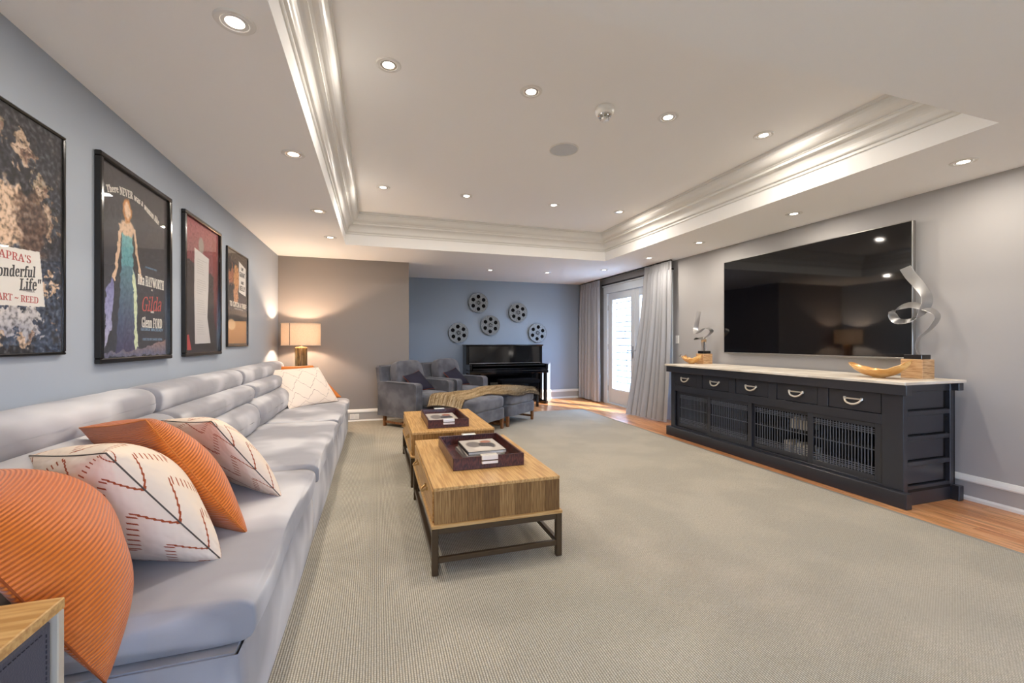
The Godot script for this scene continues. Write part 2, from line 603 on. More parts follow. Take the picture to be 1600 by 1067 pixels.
func build_room() -> void:
	var T := 0.2
	struct("wall_left", Geo.new().ab(XL - T, XL, -0.1, CEIL + 0.6, ZS - T, ZF + T), M.wall_daylight_tint)
	struct("wall_back", Geo.new().ab(XL - T, 0.48, -0.1, CEIL + 0.6, ZB - T, ZS), M.wall_shade_tint)
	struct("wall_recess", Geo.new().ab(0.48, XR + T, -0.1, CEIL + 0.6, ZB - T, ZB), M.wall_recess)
	struct("wall_right", Geo.new().ab(XR, XR + T, -0.1, CEIL + 0.6, DZ1, ZF + T).ab(XR, XR + T, -0.1, CEIL + 0.6, ZB, DZ0).ab(XR, XR + T, DH, CEIL + 0.6, DZ0, DZ1), M.wall_grey)
	# wall behind the camera; its unseen window is added to let in daylight
	struct("wall_front", Geo.new().ab(XL, 0.2, -0.1, CEIL + 0.6, ZF, ZF + T).ab(2.4, XR, -0.1, CEIL + 0.6, ZF, ZF + T).ab(0.2, 2.4, -0.1, 0.8, ZF, ZF + T).ab(0.2, 2.4, 2.15, CEIL + 0.6, ZF, ZF + T), M.wall_grey)
	var wf := struct("added_window_1", Geo.new().ab(0.2, 2.4, 0.8, 0.87, ZF + 0.05, ZF + 0.13, 0.005).ab(0.2, 2.4, 2.08, 2.15, ZF + 0.05, ZF + 0.13, 0.005).ab(0.2, 0.27, 0.87, 2.08, ZF + 0.05, ZF + 0.13, 0.005).ab(2.33, 2.4, 0.87, 2.08, ZF + 0.05, ZF + 0.13, 0.005).ab(1.27, 1.33, 0.87, 2.08, ZF + 0.05, ZF + 0.13, 0.005), M.door_white)
	part("pane", Geo.new().ab(0.27, 1.27, 0.87, 2.08, ZF + 0.088, ZF + 0.092), M.glass, wf)
	part("pane", Geo.new().ab(1.33, 2.33, 0.87, 2.08, ZF + 0.088, ZF + 0.092), M.glass, wf)
	# ceiling: low border round a raised tray
	var c := Geo.new()
	c.ab(XL - T, -0.37, CEIL, TRAY + 0.2, ZB - T, ZF + T)
	c.ab(3.31, XR + T, CEIL, TRAY + 0.2, ZB - T, ZF + T)
	c.ab(-0.37, 3.31, CEIL, TRAY + 0.2, ZB - T, -5.776)
	c.ab(-0.37, 3.31, CEIL, TRAY + 0.2, -1.46, ZF + T)
	c.ab(-0.37, 3.31, TRAY, TRAY + 0.2, -5.776, -1.46)
	struct("ceiling", c, M.ceiling)
	# crown moulding round the inside of the tray
	var pr := [Vector2(0, 2.553), Vector2(0.008, 2.553), Vector2(0.012, 2.557), Vector2(0.012, 2.575), Vector2(0.026, 2.58), Vector2(0.03, 2.588), Vector2(0.03, 2.605)]
	for k in 7:
		var a := k / 6.0 * PI / 2
		pr.append(Vector2(0.03 + 0.05 * (1 - cos(a)), 2.61 + 0.055 * sin(a)))
	pr.append_array([Vector2(0.086, 2.665), Vector2(0.086, 2.683), Vector2(0.098, 2.69)])
	for k in 7:
		var a := k / 6.0 * PI / 2
		pr.append(Vector2(0.098 + 0.055 * sin(a), 2.695 + 0.06 * (1 - cos(a))))
	pr.append_array([Vector2(0.156, 2.762), Vector2(0.156, 2.776), Vector2(0.168, 2.782), Vector2(0.17, 2.80)])
	var cr := Geo.new()
	var corner := func(p: Vector2, k: int) -> Vector3:
		return [Vector3(-0.37 + p.x, p.y, -5.776 + p.x), Vector3(3.31 - p.x, p.y, -5.776 + p.x), Vector3(3.31 - p.x, p.y, -1.46 - p.x), Vector3(-0.37 + p.x, p.y, -1.46 - p.x)][k % 4]
	for i in pr.size() - 1:
		for k in 4:
			var inward: Vector3 = [Vector3(0, -1, 1), Vector3(-1, -1, 0), Vector3(0, -1, -1), Vector3(1, -1, 0)][k]
			cr.quad(corner.call(pr[i], k), corner.call(pr[i], k + 1), corner.call(pr[i + 1], k + 1), corner.call(pr[i + 1], k), inward)
	struct("trim_1", cr, M.trim)
	# floor with hardwood planks where the carpet leaves it bare
	var fl := struct("floor", Geo.new().ab(XL - T, XR + T, -0.2, -0.016, ZB - T, ZF + T), M.black_gap)
	var pw := 0.083
	for col in range(-1, 47):
		var x0 := 0.49 + col * pw
		var z0 := ZB
		var zend := -6.80
		if x0 > 3.34:
			zend = 0.4
		elif x0 < 0.45:
			continue
		var z := z0
		while z < zend - 0.05:
			var l := rng.randf_range(0.7, 1.7)
			var z1 := minf(z + l, zend)
			if zend - z1 < 0.3: z1 = zend
			part("plank", Geo.new().ab(x0 + 0.0006, minf(x0 + pw, XR) - 0.0006, -0.016, 0.0, z + 0.0006, z1 - 0.0006, 0.0012), M["plank_%d" % rng.randi_range(0, 2)], fl)
			z = z1
	# carpet
	var cp := thing("carpet", "large grey beige woven carpet with a bound edge covering most of the floor", "carpet", Vector3(1, 0, -3))
	wpart("pile", Geo.new().ab(XL + 0.02, 3.43, 0.0, 0.012, -6.79, ZF, 0.004), M.carpet, cp)
	wpart("binding", Geo.new().ab(3.43, 3.465, 0.0, 0.012, -6.825, ZF, 0.004).ab(0.49, 3.43, 0.0, 0.012, -6.825, -6.79, 0.004), M.carpet_edge, cp)
	# subfloor under the carpet so that it rests on something
	struct("floor_base", Geo.new().ab(XL, 3.34, -0.016, 0.0, -6.8, ZF), M.black_gap, fl)
	# baseboards
	baseboard("baseboard_left", Vector3(XL, 0, ZF), Vector3(XL, 0, ZS), Vector3(1, 0, 0))
	baseboard("baseboard_back", Vector3(XL, 0, ZS), Vector3(0.48, 0, ZS), Vector3(0, 0, 1))
	baseboard("baseboard_side", Vector3(0.48, 0, ZS + 0.03), Vector3(0.48, 0, ZB), Vector3(1, 0, 0))
	baseboard("baseboard_recess", Vector3(0.48, 0, ZB), Vector3(XR, 0, ZB), Vector3(0, 0, 1))
	baseboard("baseboard_right", Vector3(XR, 0, DZ1 + 0.1), Vector3(XR, 0, ZF), Vector3(-1, 0, 0))

func baseboard(called: String, a: Vector3, b: Vector3, o: Vector3) -> void:
	var shapes := [["board", [Vector2(0, 0.03), Vector2(0.016, 0.03), Vector2(0.016, 0.14), Vector2(0, 0.14)], M.base_grey],
		["cap", [Vector2(0, 0.14), Vector2(0.024, 0.14), Vector2(0.026, 0.15), Vector2(0.022, 0.165), Vector2(0.012, 0.185), Vector2(0, 0.19)], M.trim],
		["shoe", [Vector2(0, 0.0), Vector2(0.028, 0.0), Vector2(0.027, 0.02), Vector2(0.018, 0.034), Vector2(0, 0.036)], M.trim]]
	var root := Node3D.new()
	root.name = called
	add_child(root)
	root.set_meta("kind", "structure")
	for s in shapes:
		var g := Geo.new()
		var pr: Array = s[1]
		for i in pr.size() - 1:
			var p: Vector2 = pr[i]
			var q: Vector2 = pr[i + 1]
			var nn := o * (q.y - p.y) - Vector3.UP * (q.x - p.x)
			g.quad(a + o * p.x + Vector3.UP * p.y, b + o * p.x + Vector3.UP * p.y, b + o * q.x + Vector3.UP * q.y, a + o * q.x + Vector3.UP * q.y, nn)
		for e in [a, b]:
			for i in range(1, pr.size() - 1):
				g.tri(e + o * pr[0].x + Vector3.UP * pr[0].y, e + o * pr[i].x + Vector3.UP * pr[i].y, e + o * pr[i + 1].x + Vector3.UP * pr[i + 1].y, (e - (a + b) * 0.5))
		part(s[0], g, s[2], root)

func build_door_and_outside() -> void:
	# casing and head
	var cg := Geo.new()
	cg.ab(XR - 0.02, XR + 0.06, 0, DH, DZ0 - 0.09, DZ0 + 0.04, 0.004)
	cg.ab(XR - 0.02, XR + 0.06, 0, DH, DZ1 - 0.04, DZ1 + 0.09, 0.004)
	cg.ab(XR - 0.022, XR + 0.06, DH - 0.04, DH + 0.09, DZ0 - 0.09, DZ1 + 0.09, 0.004)
	cg.ab(XR - 0.045, XR, DH + 0.09, DH + 0.115, DZ0 - 0.11, DZ1 + 0.11, 0.006)
	struct("trim_2", cg, M.door_white)
	struct("trim_3", Geo.new().ab(XR - 0.055, XR, DH + 0.115, DH + 0.14, DZ0 - 0.11, DZ1 + 0.11, 0.004), M.black_gap)  # dark strip drawn in for the shadow gap above the door head
	struct("trim_4", Geo.new().ab(XR - 0.01, XR + 0.2, -0.016, 0.025, DZ0, DZ1, 0.006), M.door_white)
	var zc := (DZ0 + DZ1) * 0.5
	for k in 2:
		var z0 := DZ0 + 0.045 if k == 0 else zc + 0.003
		var z1 := zc - 0.003 if k == 0 else DZ1 - 0.045
		var x0 := XR + 0.012
		var x1 := XR + 0.057
		var g := Geo.new()
		g.ab(x0, x1, 0.03, DH - 0.045, z0, z0 + 0.12, 0.004)
		g.ab(x0, x1, 0.03, DH - 0.045, z1 - 0.12, z1, 0.004)
		g.ab(x0, x1, DH - 0.165, DH - 0.045, z0 + 0.12, z1 - 0.12, 0.004)
		g.ab(x0, x1, 0.03, 0.29, z0 + 0.12, z1 - 0.12, 0.004)
		# glazing bead
		for b in [[z0 + 0.12, z0 + 0.132, 0.29, DH - 0.165], [z1 - 0.132, z1 - 0.12, 0.29, DH - 0.165]]:
			g.ab(x0 + 0.004, x1 - 0.004, b[2], b[3], b[0], b[1], 0.003)
		g.ab(x0 + 0.004, x1 - 0.004, 0.29, 0.302, z0 + 0.12, z1 - 0.12, 0.003)
		g.ab(x0 + 0.004, x1 - 0.004, DH - 0.177, DH - 0.165, z0 + 0.12, z1 - 0.12, 0.003)
		var d := struct("door_%d" % (k + 1), g, M.door_white)
		part("pane", Geo.new().ab(x0 + 0.02, x0 + 0.026, 0.295, DH - 0.17, z0 + 0.125, z1 - 0.125), M.glass, d)
		var zh := z1 - 0.055 if k == 0 else z0 + 0.055
		var dir := -1.0 if k == 0 else 1.0
		var h := Geo.new().ab(x0 - 0.008, x0, 0.90, 1.12, zh - 0.018, zh + 0.018, 0.003)
		h.tube([Vector3(x0 - 0.004, 1.04, zh), Vector3(x0 - 0.05, 1.04, zh)], 0.009, 10)
		h.tube([Vector3(x0 - 0.046, 1.04, zh - dir * 0.008), Vector3(x0 - 0.05, 1.043, zh + dir * 0.05), Vector3(x0 - 0.046, 1.038, zh + dir * 0.12)], 0.008, 10)
		part("lever_handle", h, M.steel, d)
		part("thumb_turn", Geo.new().ab(x0 - 0.024, x0 - 0.006, 0.935, 0.955, zh - 0.006, zh + 0.006, 0.002), M.steel, d)
		var zhinge := z0 - 0.006 if k == 0 else z1 + 0.006
		for y in [0.3, 1.1, 1.85]:
			part("hinge", Geo.new().tube([Vector3(x0 - 0.008, y - 0.05, zhinge), Vector3(x0 - 0.008, y + 0.05, zhinge)], 0.009, 8), M.steel, d)
	# curtain track and curtains
	var tk := thing("curtain_track", "dark ceiling curtain track running above the glazed doors", "curtain track", Vector3(4.18, CEIL, -6.8))
	wpart("rail", Geo.new().ab(4.165, 4.195, CEIL - 0.022, CEIL, -8.33, -5.36, 0.003), M.black_gap, tk)
	curtain("pale grey pleated curtain hanging left of the glazed doors beside the daylight tinted recess wall", -8.30, -7.50, -8.30, -7.47, 0.0, 9)
	curtain("pale grey pleated curtain hanging right of the glazed doors near the black sideboard", -6.02, -5.36, -6.16, -5.33, 0.24, 8)
	# outside: paving and a dry stone wall
	var pv := thing("paving", "sunlit pale patio paving outside the glazed doors", "paving", Vector3(8, 0, -8))
	wpart("slab", Geo.new().ab(4.52, 7.0, -0.2, -0.03, -14, 2), M.paving, pv)
	var sw := thing("stone_wall", "rough pale stone garden wall seen through the glazed doors", "stone wall", Vector3(7.0, 0, -8))
	wpart("core", Geo.new().ab(7.02, 7.5, -0.2, 2.6, -14, -5), M.mortar, sw)
	var y := -0.03
	while y < 2.62:
		var hh := rng.randf_range(0.13, 0.22)
		var z := -12.6 + rng.randf_range(-0.2, 0.0)
		while z < -7.4:
			var l := rng.randf_range(0.22, 0.5)
			var pop := rng.randf_range(0.0, 0.07)
			wpart("stone", Geo.new().box(Vector3(7.02 - pop * 0.5, y + hh * 0.5, z + l * 0.5), Vector3(0.12 + pop, hh - 0.022, l - 0.025), 0.02, Basis(Vector3(1, 0, 0), rng.randf_range(-0.03, 0.03))), M["stone_%d" % rng.randi_range(0, 2)], sw)
			z += l
		y += hh

func curtain(label: String, ta: float, tb: float, ba: float, bb: float, flare: float, folds: int) -> void:
	var c := thing("curtain", label, "curtain", Vector3(4.18, 0.0, (ba + bb) * 0.5))
	var shape := func(off: float) -> Geo:
		return Geo.new().surf(func(u: float, t: float) -> Vector3:
			var yy := lerpf(0.02, CEIL - 0.022, t)
			var s := smoothstep(0.0, 1.0, t)
			var z := lerpf(lerpf(ba, bb, u), lerpf(ta, tb, u), s)
			var ph := u * folds * TAU + 0.5 * sin(t * 2.2 + u * 5.0)
			var am := lerpf(0.075, 0.042, pow(t, 2.0)) * (0.75 + 0.25 * sin(u * 17.0))
			if t > 0.94: am *= 0.75
			var x := 4.17 - flare * (1.0 - t) * (1.0 - t) * (0.35 + 0.65 * (1.0 - u)) + am * sin(ph) + off
			z += 0.012 * cos(ph * 2.0)
			return Vector3(minf(x, 4.255 + off), yy, z), folds * 14, 40)
	var g: Geo = shape.call(0.0)
	wpart("cloth", g, M.curtain, c)
	# gathered heading tape with pleat tops
	for k in folds:
		var u := (k + 0.72) / folds
		wpart("pleat_heading", Geo.new().box(Vector3(4.15, CEIL - 0.09, lerpf(ta, tb, u)), Vector3(0.035, 0.11, 0.02), 0.008), M.curtain, c)

# ---------------------------------------------------------------- ceiling fittings
func downlight(x: float, y: float, z: float, label: String, group: String, power := 1.0) -> void:
	var o := thing("recessed_downlight", label, "ceiling light", Vector3(x, y, z), 0.0, group)
	part("trim_ring", Geo.new().lathe([Vector2(0.046, -0.002), Vector2(0.05, -0.006), Vector2(0.066, -0.006), Vector2(0.072, 0.0)], 36), M.trim, o)
	part("reflector", Geo.new().lathe([Vector2(0.033, -0.003), Vector2(0.047, -0.004)], 32), M.downlight_reflector, o)
	part("lamp_lens", Geo.new().lathe([Vector2(0.0, -0.006), Vector2(0.02, -0.0055), Vector2(0.034, -0.0025)], 28), M.downlight_glow, o)
	var l := AreaLight3D.new()
	l.name = "downlight_source"
	l.area_size = Vector2(0.06, 0.06)
	l.light_color = DOWN_COLOR
	l.light_energy = DOWN_E * power
	l.set("area_range", 14.0)
	l.shadow_enabled = true
	l.rotation.x = -PI / 2
	l.position.y = -0.012
	o.add_child(l, true)

func build_ceiling_fittings() -> void:
	var nth := ["nearest the camera", "second from the camera", "third from the camera", "farthest from the camera"]
	for k in 4:
		downlight(-0.515, CEIL, [-1.88, -3.09, -4.37, -5.43][k], "white recessed downlight in the low ceiling above the sofa, " + nth[k], "downlights above the sofa")
	for k in 4:
		downlight(3.80, CEIL, [-1.85, -3.09, -4.35, -5.37][k], "white recessed downlight in the low ceiling above the television, " + nth[k], "downlights above the television side")
	var across := ["leftmost", "second from the left", "third from the left", "rightmost"]
	for r in 2:
		for k in 4:
			downlight([0.067, 0.945, 1.984, 2.862][k], TRAY, [-2.58, -4.645][r], "recessed downlight in the raised tray ceiling, %s of the %s row" % [across[k], ["nearer", "farther"][r]], "downlights in the tray ceiling")
	for k in 3:
		downlight([1.857, 2.889, 3.70][k], CEIL, [-7.10, -7.06, -6.49][k], "tiny recessed downlight in the low ceiling %s" % ["above the left of the piano", "above the right of the piano", "in front of the left curtain"][k], "downlights by the piano", 0.35)
	# unseen downlights added behind the camera as fill light
	for p in [[-0.515, 0.3], [1.4, 0.3], [3.3, 0.3], [-0.515, 1.7], [1.4, 1.7], [3.3, 1.7]]:
		downlight(p[0], CEIL, p[1], "added downlight in the low ceiling behind the camera, %s the %s" % ["close to" if p[1] < 1.0 else "farther back on", "left wall" if p[0] < 0.0 else ("right wall" if p[0] > 3.0 else "middle")], "added downlights behind the camera", 0.8)
	# speaker and smoke detector
	var sp := thing("ceiling_speaker", "flat round pale grey loudspeaker grille set in the tray ceiling", "speaker", Vector3(1.488, TRAY, -3.274))
	part("grille", Geo.new().lathe([Vector2(0, -0.006), Vector2(0.11, -0.006), Vector2(0.113, -0.004)], 48), M.speaker_cloth, sp)
	part("rim", Geo.new().lathe([Vector2(0.113, -0.004), Vector2(0.115, -0.008), Vector2(0.121, -0.007), Vector2(0.123, 0.0)], 48), M.trim, sp)
	var sd := thing("smoke_detector", "white domed smoke detector with a chrome sensor under the tray ceiling", "smoke detector", Vector3(1.49, TRAY, -2.607))
	part("base", Geo.new().lathe([Vector2(0.064, 0), Vector2(0.066, -0.012), Vector2(0.064, -0.03), Vector2(0.058, -0.044), Vector2(0.05, -0.052), Vector2(0.0, -0.052)], 40), M.plastic_white, sd)
	part("sensor_cap", Geo.new().lathe([Vector2(0.026, -0.072), Vector2(0.024, -0.084), Vector2(0, -0.086)], 28), M.plastic_white, sd)
	var cage := Geo.new().lathe([Vector2(0.046, -0.05), Vector2(0.044, -0.06), Vector2(0.034, -0.062)], 36)
	for k in 8:
		var a := k * TAU / 8
		cage.tube([Vector3(0.04 * cos(a), -0.055, 0.04 * sin(a)), Vector3(0.03 * cos(a), -0.08, 0.03 * sin(a)), Vector3(0.02 * cos(a), -0.082, 0.02 * sin(a))], 0.003, 6)
	part("sensor_cage", cage, M.chrome, sd)

# ---------------------------------------------------------------- sofa
# soft roll along z: superellipse section, closed puffed ends
func roll(z0: float, z1: float, cx: float, cy: float, rx: float, ry: float, e := 0.7, puff := 0.08) -> Geo:
	var seg := 28
	var L := absf(z1 - z0)
	return Geo.new().surf(func(a: float, t: float) -> Vector3:
		var d := minf(t, 1.0 - t) * L
		var k := 1.0 if d > puff else sqrt(maxf(0.0, 1.0 - pow(1.0 - d / puff, 2.0)))
		var kk := lerpf(0.55, 1.0, k) if d > 0.0005 else 0.0
		var c := cos(a * TAU)
		var s := sin(a * TAU)
		var w := 1.0 + 0.012 * sin(t * L * 9.0 + cx * 30.0) + 0.01 * sin(t * L * 23.0 + a * 9.0)
		return Vector3(cx + rx * kk * w * signf(c) * pow(absf(c), e), cy + ry * kk * w * signf(s) * pow(absf(s), e), lerpf(z0, z1, t)), seg, 60, true)

func build_sofa() -> void:
	var s := thing("sofa", "long grey velvet sofa with horizontal roll back cushions along the poster wall", "sofa", Vector3(-0.85, 0, -3.7))
	var cuts := [-1.36, -2.76, -4.33, -6.02]
	for k in 3:
		var z0: float = cuts[k] - (0.0 if k == 0 else 0.004)
		var z1: float = cuts[k + 1] + 0.004
		wpart("base", Geo.new().surf(func(a: float, t: float) -> Vector3:
			# rounded vertical front panel, slightly bowed
			var h := 0.0125 + 0.322 * t
			var p := a * 4.0
			var x0 := -1.29
			var x1 := -0.365 + 0.012 * sin(t * PI)
			var q: Vector2
			if p < 1.0: q = Vector2(x0, lerpf(z1, z0, p))
			elif p < 2.0: q = Vector2(lerpf(x0, x1, p - 1.0), z0)
			elif p < 3.0: q = Vector2(x1 + 0.006 * sin((p - 2.0) * PI), lerpf(z0, z1, p - 2.0))
			else: q = Vector2(lerpf(x1, x0, p - 3.0), z1)
			return Vector3(q.x, h, q.y), 80, 10).ab(-1.285, -0.375, 0.30, 0.338, z1 + 0.006, z0 - 0.006), M.sofa_velvet, s)
		wpart("seat_cushion", seat(z0, z1, k), M.sofa_velvet, s)
	var cb := [-1.36, -2.75, -4.28, -6.02]
	for k in 3:
		var z0: float = cb[k] - 0.002
		var z1: float = cb[k + 1] + 0.002
		wpart("back_roll", roll(z0, z1, -1.205, 0.878, 0.112, 0.082, 0.75, 0.10), M.sofa_velvet, s)
		wpart("back_roll", roll(z0, z1, -1.155, 0.75, 0.155, 0.078, 0.7, 0.09), M.sofa_velvet, s)
	var cc := [-1.36, -2.72, -4.12, -5.38, -6.02]
	for k in 4:
		wpart("back_roll", roll(cc[k] - 0.002, cc[k + 1] + 0.002, -1.115, 0.568, 0.20, 0.135, 0.75, 0.13), M.sofa_velvet, s)

func seat(z0: float, z1: float, k: int) -> Geo:
	var x0 := -1.28
	var x1 := -0.335
	return Geo.new().surf(func(a: float, t: float) -> Vector3:
		# section in x-y: rounded box; ends rounded in z
		var L := absf(z1 - z0)
		var d := minf(t, 1.0 - t) * L
		var e := 1.0 if d > 0.05 else sqrt(maxf(0.0, 1.0 - pow(1.0 - d / 0.05, 2.0)))
		if d < 0.0005: e = 0.0
		var c := cos(a * TAU)
		var sn := sin(a * TAU)
		var hw := (x1 - x0) * 0.5
		var hh := 0.052 + 0.01 * sin(t * PI) + 0.003 * sin(t * L * 12.0 + k)
		var kk := lerpf(0.86, 1.0, e) if e > 0.0 else 0.0
		var px := (x0 + x1) * 0.5 + hw * lerpf(0.97, 1.0, e) * signf(c) * pow(absf(c), 0.16) * (1.0 if e > 0.0 else 0.0)
		var dome := 0.012 * (1.0 - pow(absf(c), 3.0)) if sn > 0.0 else 0.0
		px += 0.008 * sin(t * L * 7.0 + k * 2.0) * (1.0 if c > 0.9 else 0.0)
		return Vector3(px, 0.40 + (hh * kk) * signf(sn) * pow(absf(sn), 0.35) + dome * kk, lerpf(z0, z1, t)), 64, 48, true)

# ---------------------------------------------------------------- pillows
# corners a, b, c, d run round the seam; the bulge stands to both sides
func pillow(label: String, group: String, a: Vector3, b: Vector3, c: Vector3, d: Vector3, thick: float, thick_back: float, m: Material, pm: Material, called := "throw_pillow", sag := 0.03, chop := 0.0) -> Node3D:
	var mid := (a + b + c + d) * 0.25
	var nn := (b - d).cross(c - a).normalized()
	if nn.dot(Vector3(0, 1.2, 0) - mid) < 0.0:
		nn = -nn
	var low := minf(minf(a.y, b.y), minf(c.y, d.y))
	var o := thing(called, label, "pillow", Vector3(mid.x, low, mid.z), 0.0, group)
	var at := func(u: float, t: float) -> Vector3:
		# edges bow inward between the corners
		var uu := u + sag * (0.5 - u) * 2.0 * sin(t * PI) * 0.5
		var tt := t + sag * (0.5 - t) * 2.0 * sin(u * PI) * 0.5
		if chop > 0.0:
			tt += chop * (1.0 - tt) * exp(-pow((u - 0.5) / 0.2, 2.0))
		return (a.lerp(b, uu)).lerp(d.lerp(c, uu), tt)
	var g := Geo.new()
	for sg in [1.0, -1.0]:
		g.surf(func(u: float, t: float) -> Vector3:
			var ue := 0.5 - 0.5 * cos(u * PI)
			var te := 0.5 - 0.5 * cos(t * PI)
			var h := pow(maxf(0.0, sin(ue * PI) * sin(te * PI)), 0.42)
			h *= 1.0 + 0.05 * sin(ue * 9.0 + te * 4.0 + mid.z * 7.0)
			return at.call(ue, te) + nn * (h * (thick if sg > 0.0 else -thick_back)), 36, 36)
	part_world(o, "cover", g, m)
	var rim := []
	for e in 4:
		for i in 12:
			var f := i / 12.0
			var p: Array = [[f, 0.0], [1.0, f], [1.0 - f, 1.0], [0.0, 1.0 - f]][e]
			rim.append(at.call(p[0], p[1]))
	part_world(o, "piping", Geo.new().tube(rim, 0.0024, 6, true), pm)
	return o

func part_world(o: Node3D, called: String, g: Geo, m: Material) -> void:
	wpart(called, g, m, o)

func build_pillows() -> void:
	var near := "pillows at the near end of the sofa"
	pillow("large orange ribbed pillow at the very front of the sofa beside the side table", near,
		Vector3(-1.03, 0.87, -1.45), Vector3(-0.75, 0.90, -1.03), Vector3(-0.581, 0.43, -1.196), Vector3(-0.88, 0.46, -1.62), 0.19, 0.03, M.orange_cloth, M.piping_orange)
	pillow("cream pillow with rust stitched zigzags leaning between the two front orange pillows", near,
		Vector3(-1.08, 0.827, -1.81), Vector3(-0.722, 0.888, -1.487), Vector3(-0.50, 0.462, -1.68), Vector3(-0.86, 0.47, -2.0), 0.13, 0.155, M.zigzag_cloth, M.piping_dark)
	pillow("orange ribbed pillow between the two near cream zigzag pillows", near,
		Vector3(-1.087, 0.869, -2.07), Vector3(-0.73, 0.94, -1.725), Vector3(-0.47, 0.462, -1.87), Vector3(-0.83, 0.47, -2.2), 0.05, 0.14, M.orange_cloth, M.orange_plain)
	pillow("cream zigzag pillow half hidden behind the second orange pillow in mid sofa", near,
		Vector3(-0.98, 0.822, -2.46), Vector3(-0.66, 0.863, -2.10), Vector3(-0.428, 0.462, -2.265), Vector3(-0.75, 0.47, -2.63), 0.05, 0.115, M.zigzag_cloth, M.piping_dark)
	var far := "pillows at the far end of the sofa"
	pillow("orange pillow at the far sofa end tucked behind the pale zigzag pillow by the lamp", far,
		Vector3(-1.21, 0.90, -5.78), Vector3(-0.76, 0.90, -5.86), Vector3(-0.42, 0.50, -5.80), Vector3(-1.02, 0.47, -5.66), 0.07, 0.07, M.orange_plain, M.piping_orange)
	pillow("pale pillow with thin zigzag lines at the far end of the sofa beneath the lamp", far,
		Vector3(-1.14, 0.875, -5.42), Vector3(-0.68, 0.885, -5.74), Vector3(-0.44, 0.475, -5.62), Vector3(-0.90, 0.47, -5.14), 0.075, 0.075, M.zigzag_line_cloth, M.piping_dark)

func build_side_table() -> void:
	var t := thing("side_table", "light oak side table with stitched dark leather side panel in the front corner", "side table", Vector3(-0.89, 0, -0.8))
	var y := 0.70
	wpart("top", Geo.new().ab(-1.2045, -0.582, y - 0.022, y, -1.067, -0.538, 0.002), M.oak_x, t)
	for z in [-1.067, -0.538 - 0.018]:
		wpart("leg", Geo.new().ab(-0.6045, -0.583, 0.0125, y - 0.022, z, z + 0.018, 0.002), M.oak_edge, t)
		wpart("leg", Geo.new().ab(-1.2045, -1.1825, 0.0125, y - 0.022, z, z + 0.018, 0.002), M.oak_edge, t)
	wpart("carcass", Geo.new().ab(-1.1995, -0.5995, 0.06, y - 0.022, -1.058, -0.548, 0.003), M.oak_y, t)
	wpart("leather_panel", Geo.new().ab(-0.6015, -0.5905, 0.085, y - 0.03, -1.044, -0.563, 0.004), M.leather, t)
	var sg := Geo.new()
	for k in 56:
		var yy := 0.095 + k * 0.01
		if yy < y - 0.05:
			sg.ab(-0.5915, -0.589, yy, yy + 0.006, -1.0305, -1.029, 0.0)
	for k in 44:
		sg.ab(-0.5915, -0.589, y - 0.044, y - 0.0425, -1.018 + k * 0.01, -1.012 + k * 0.01, 0.0)
	wpart("stitching", sg, M.stitch, t)

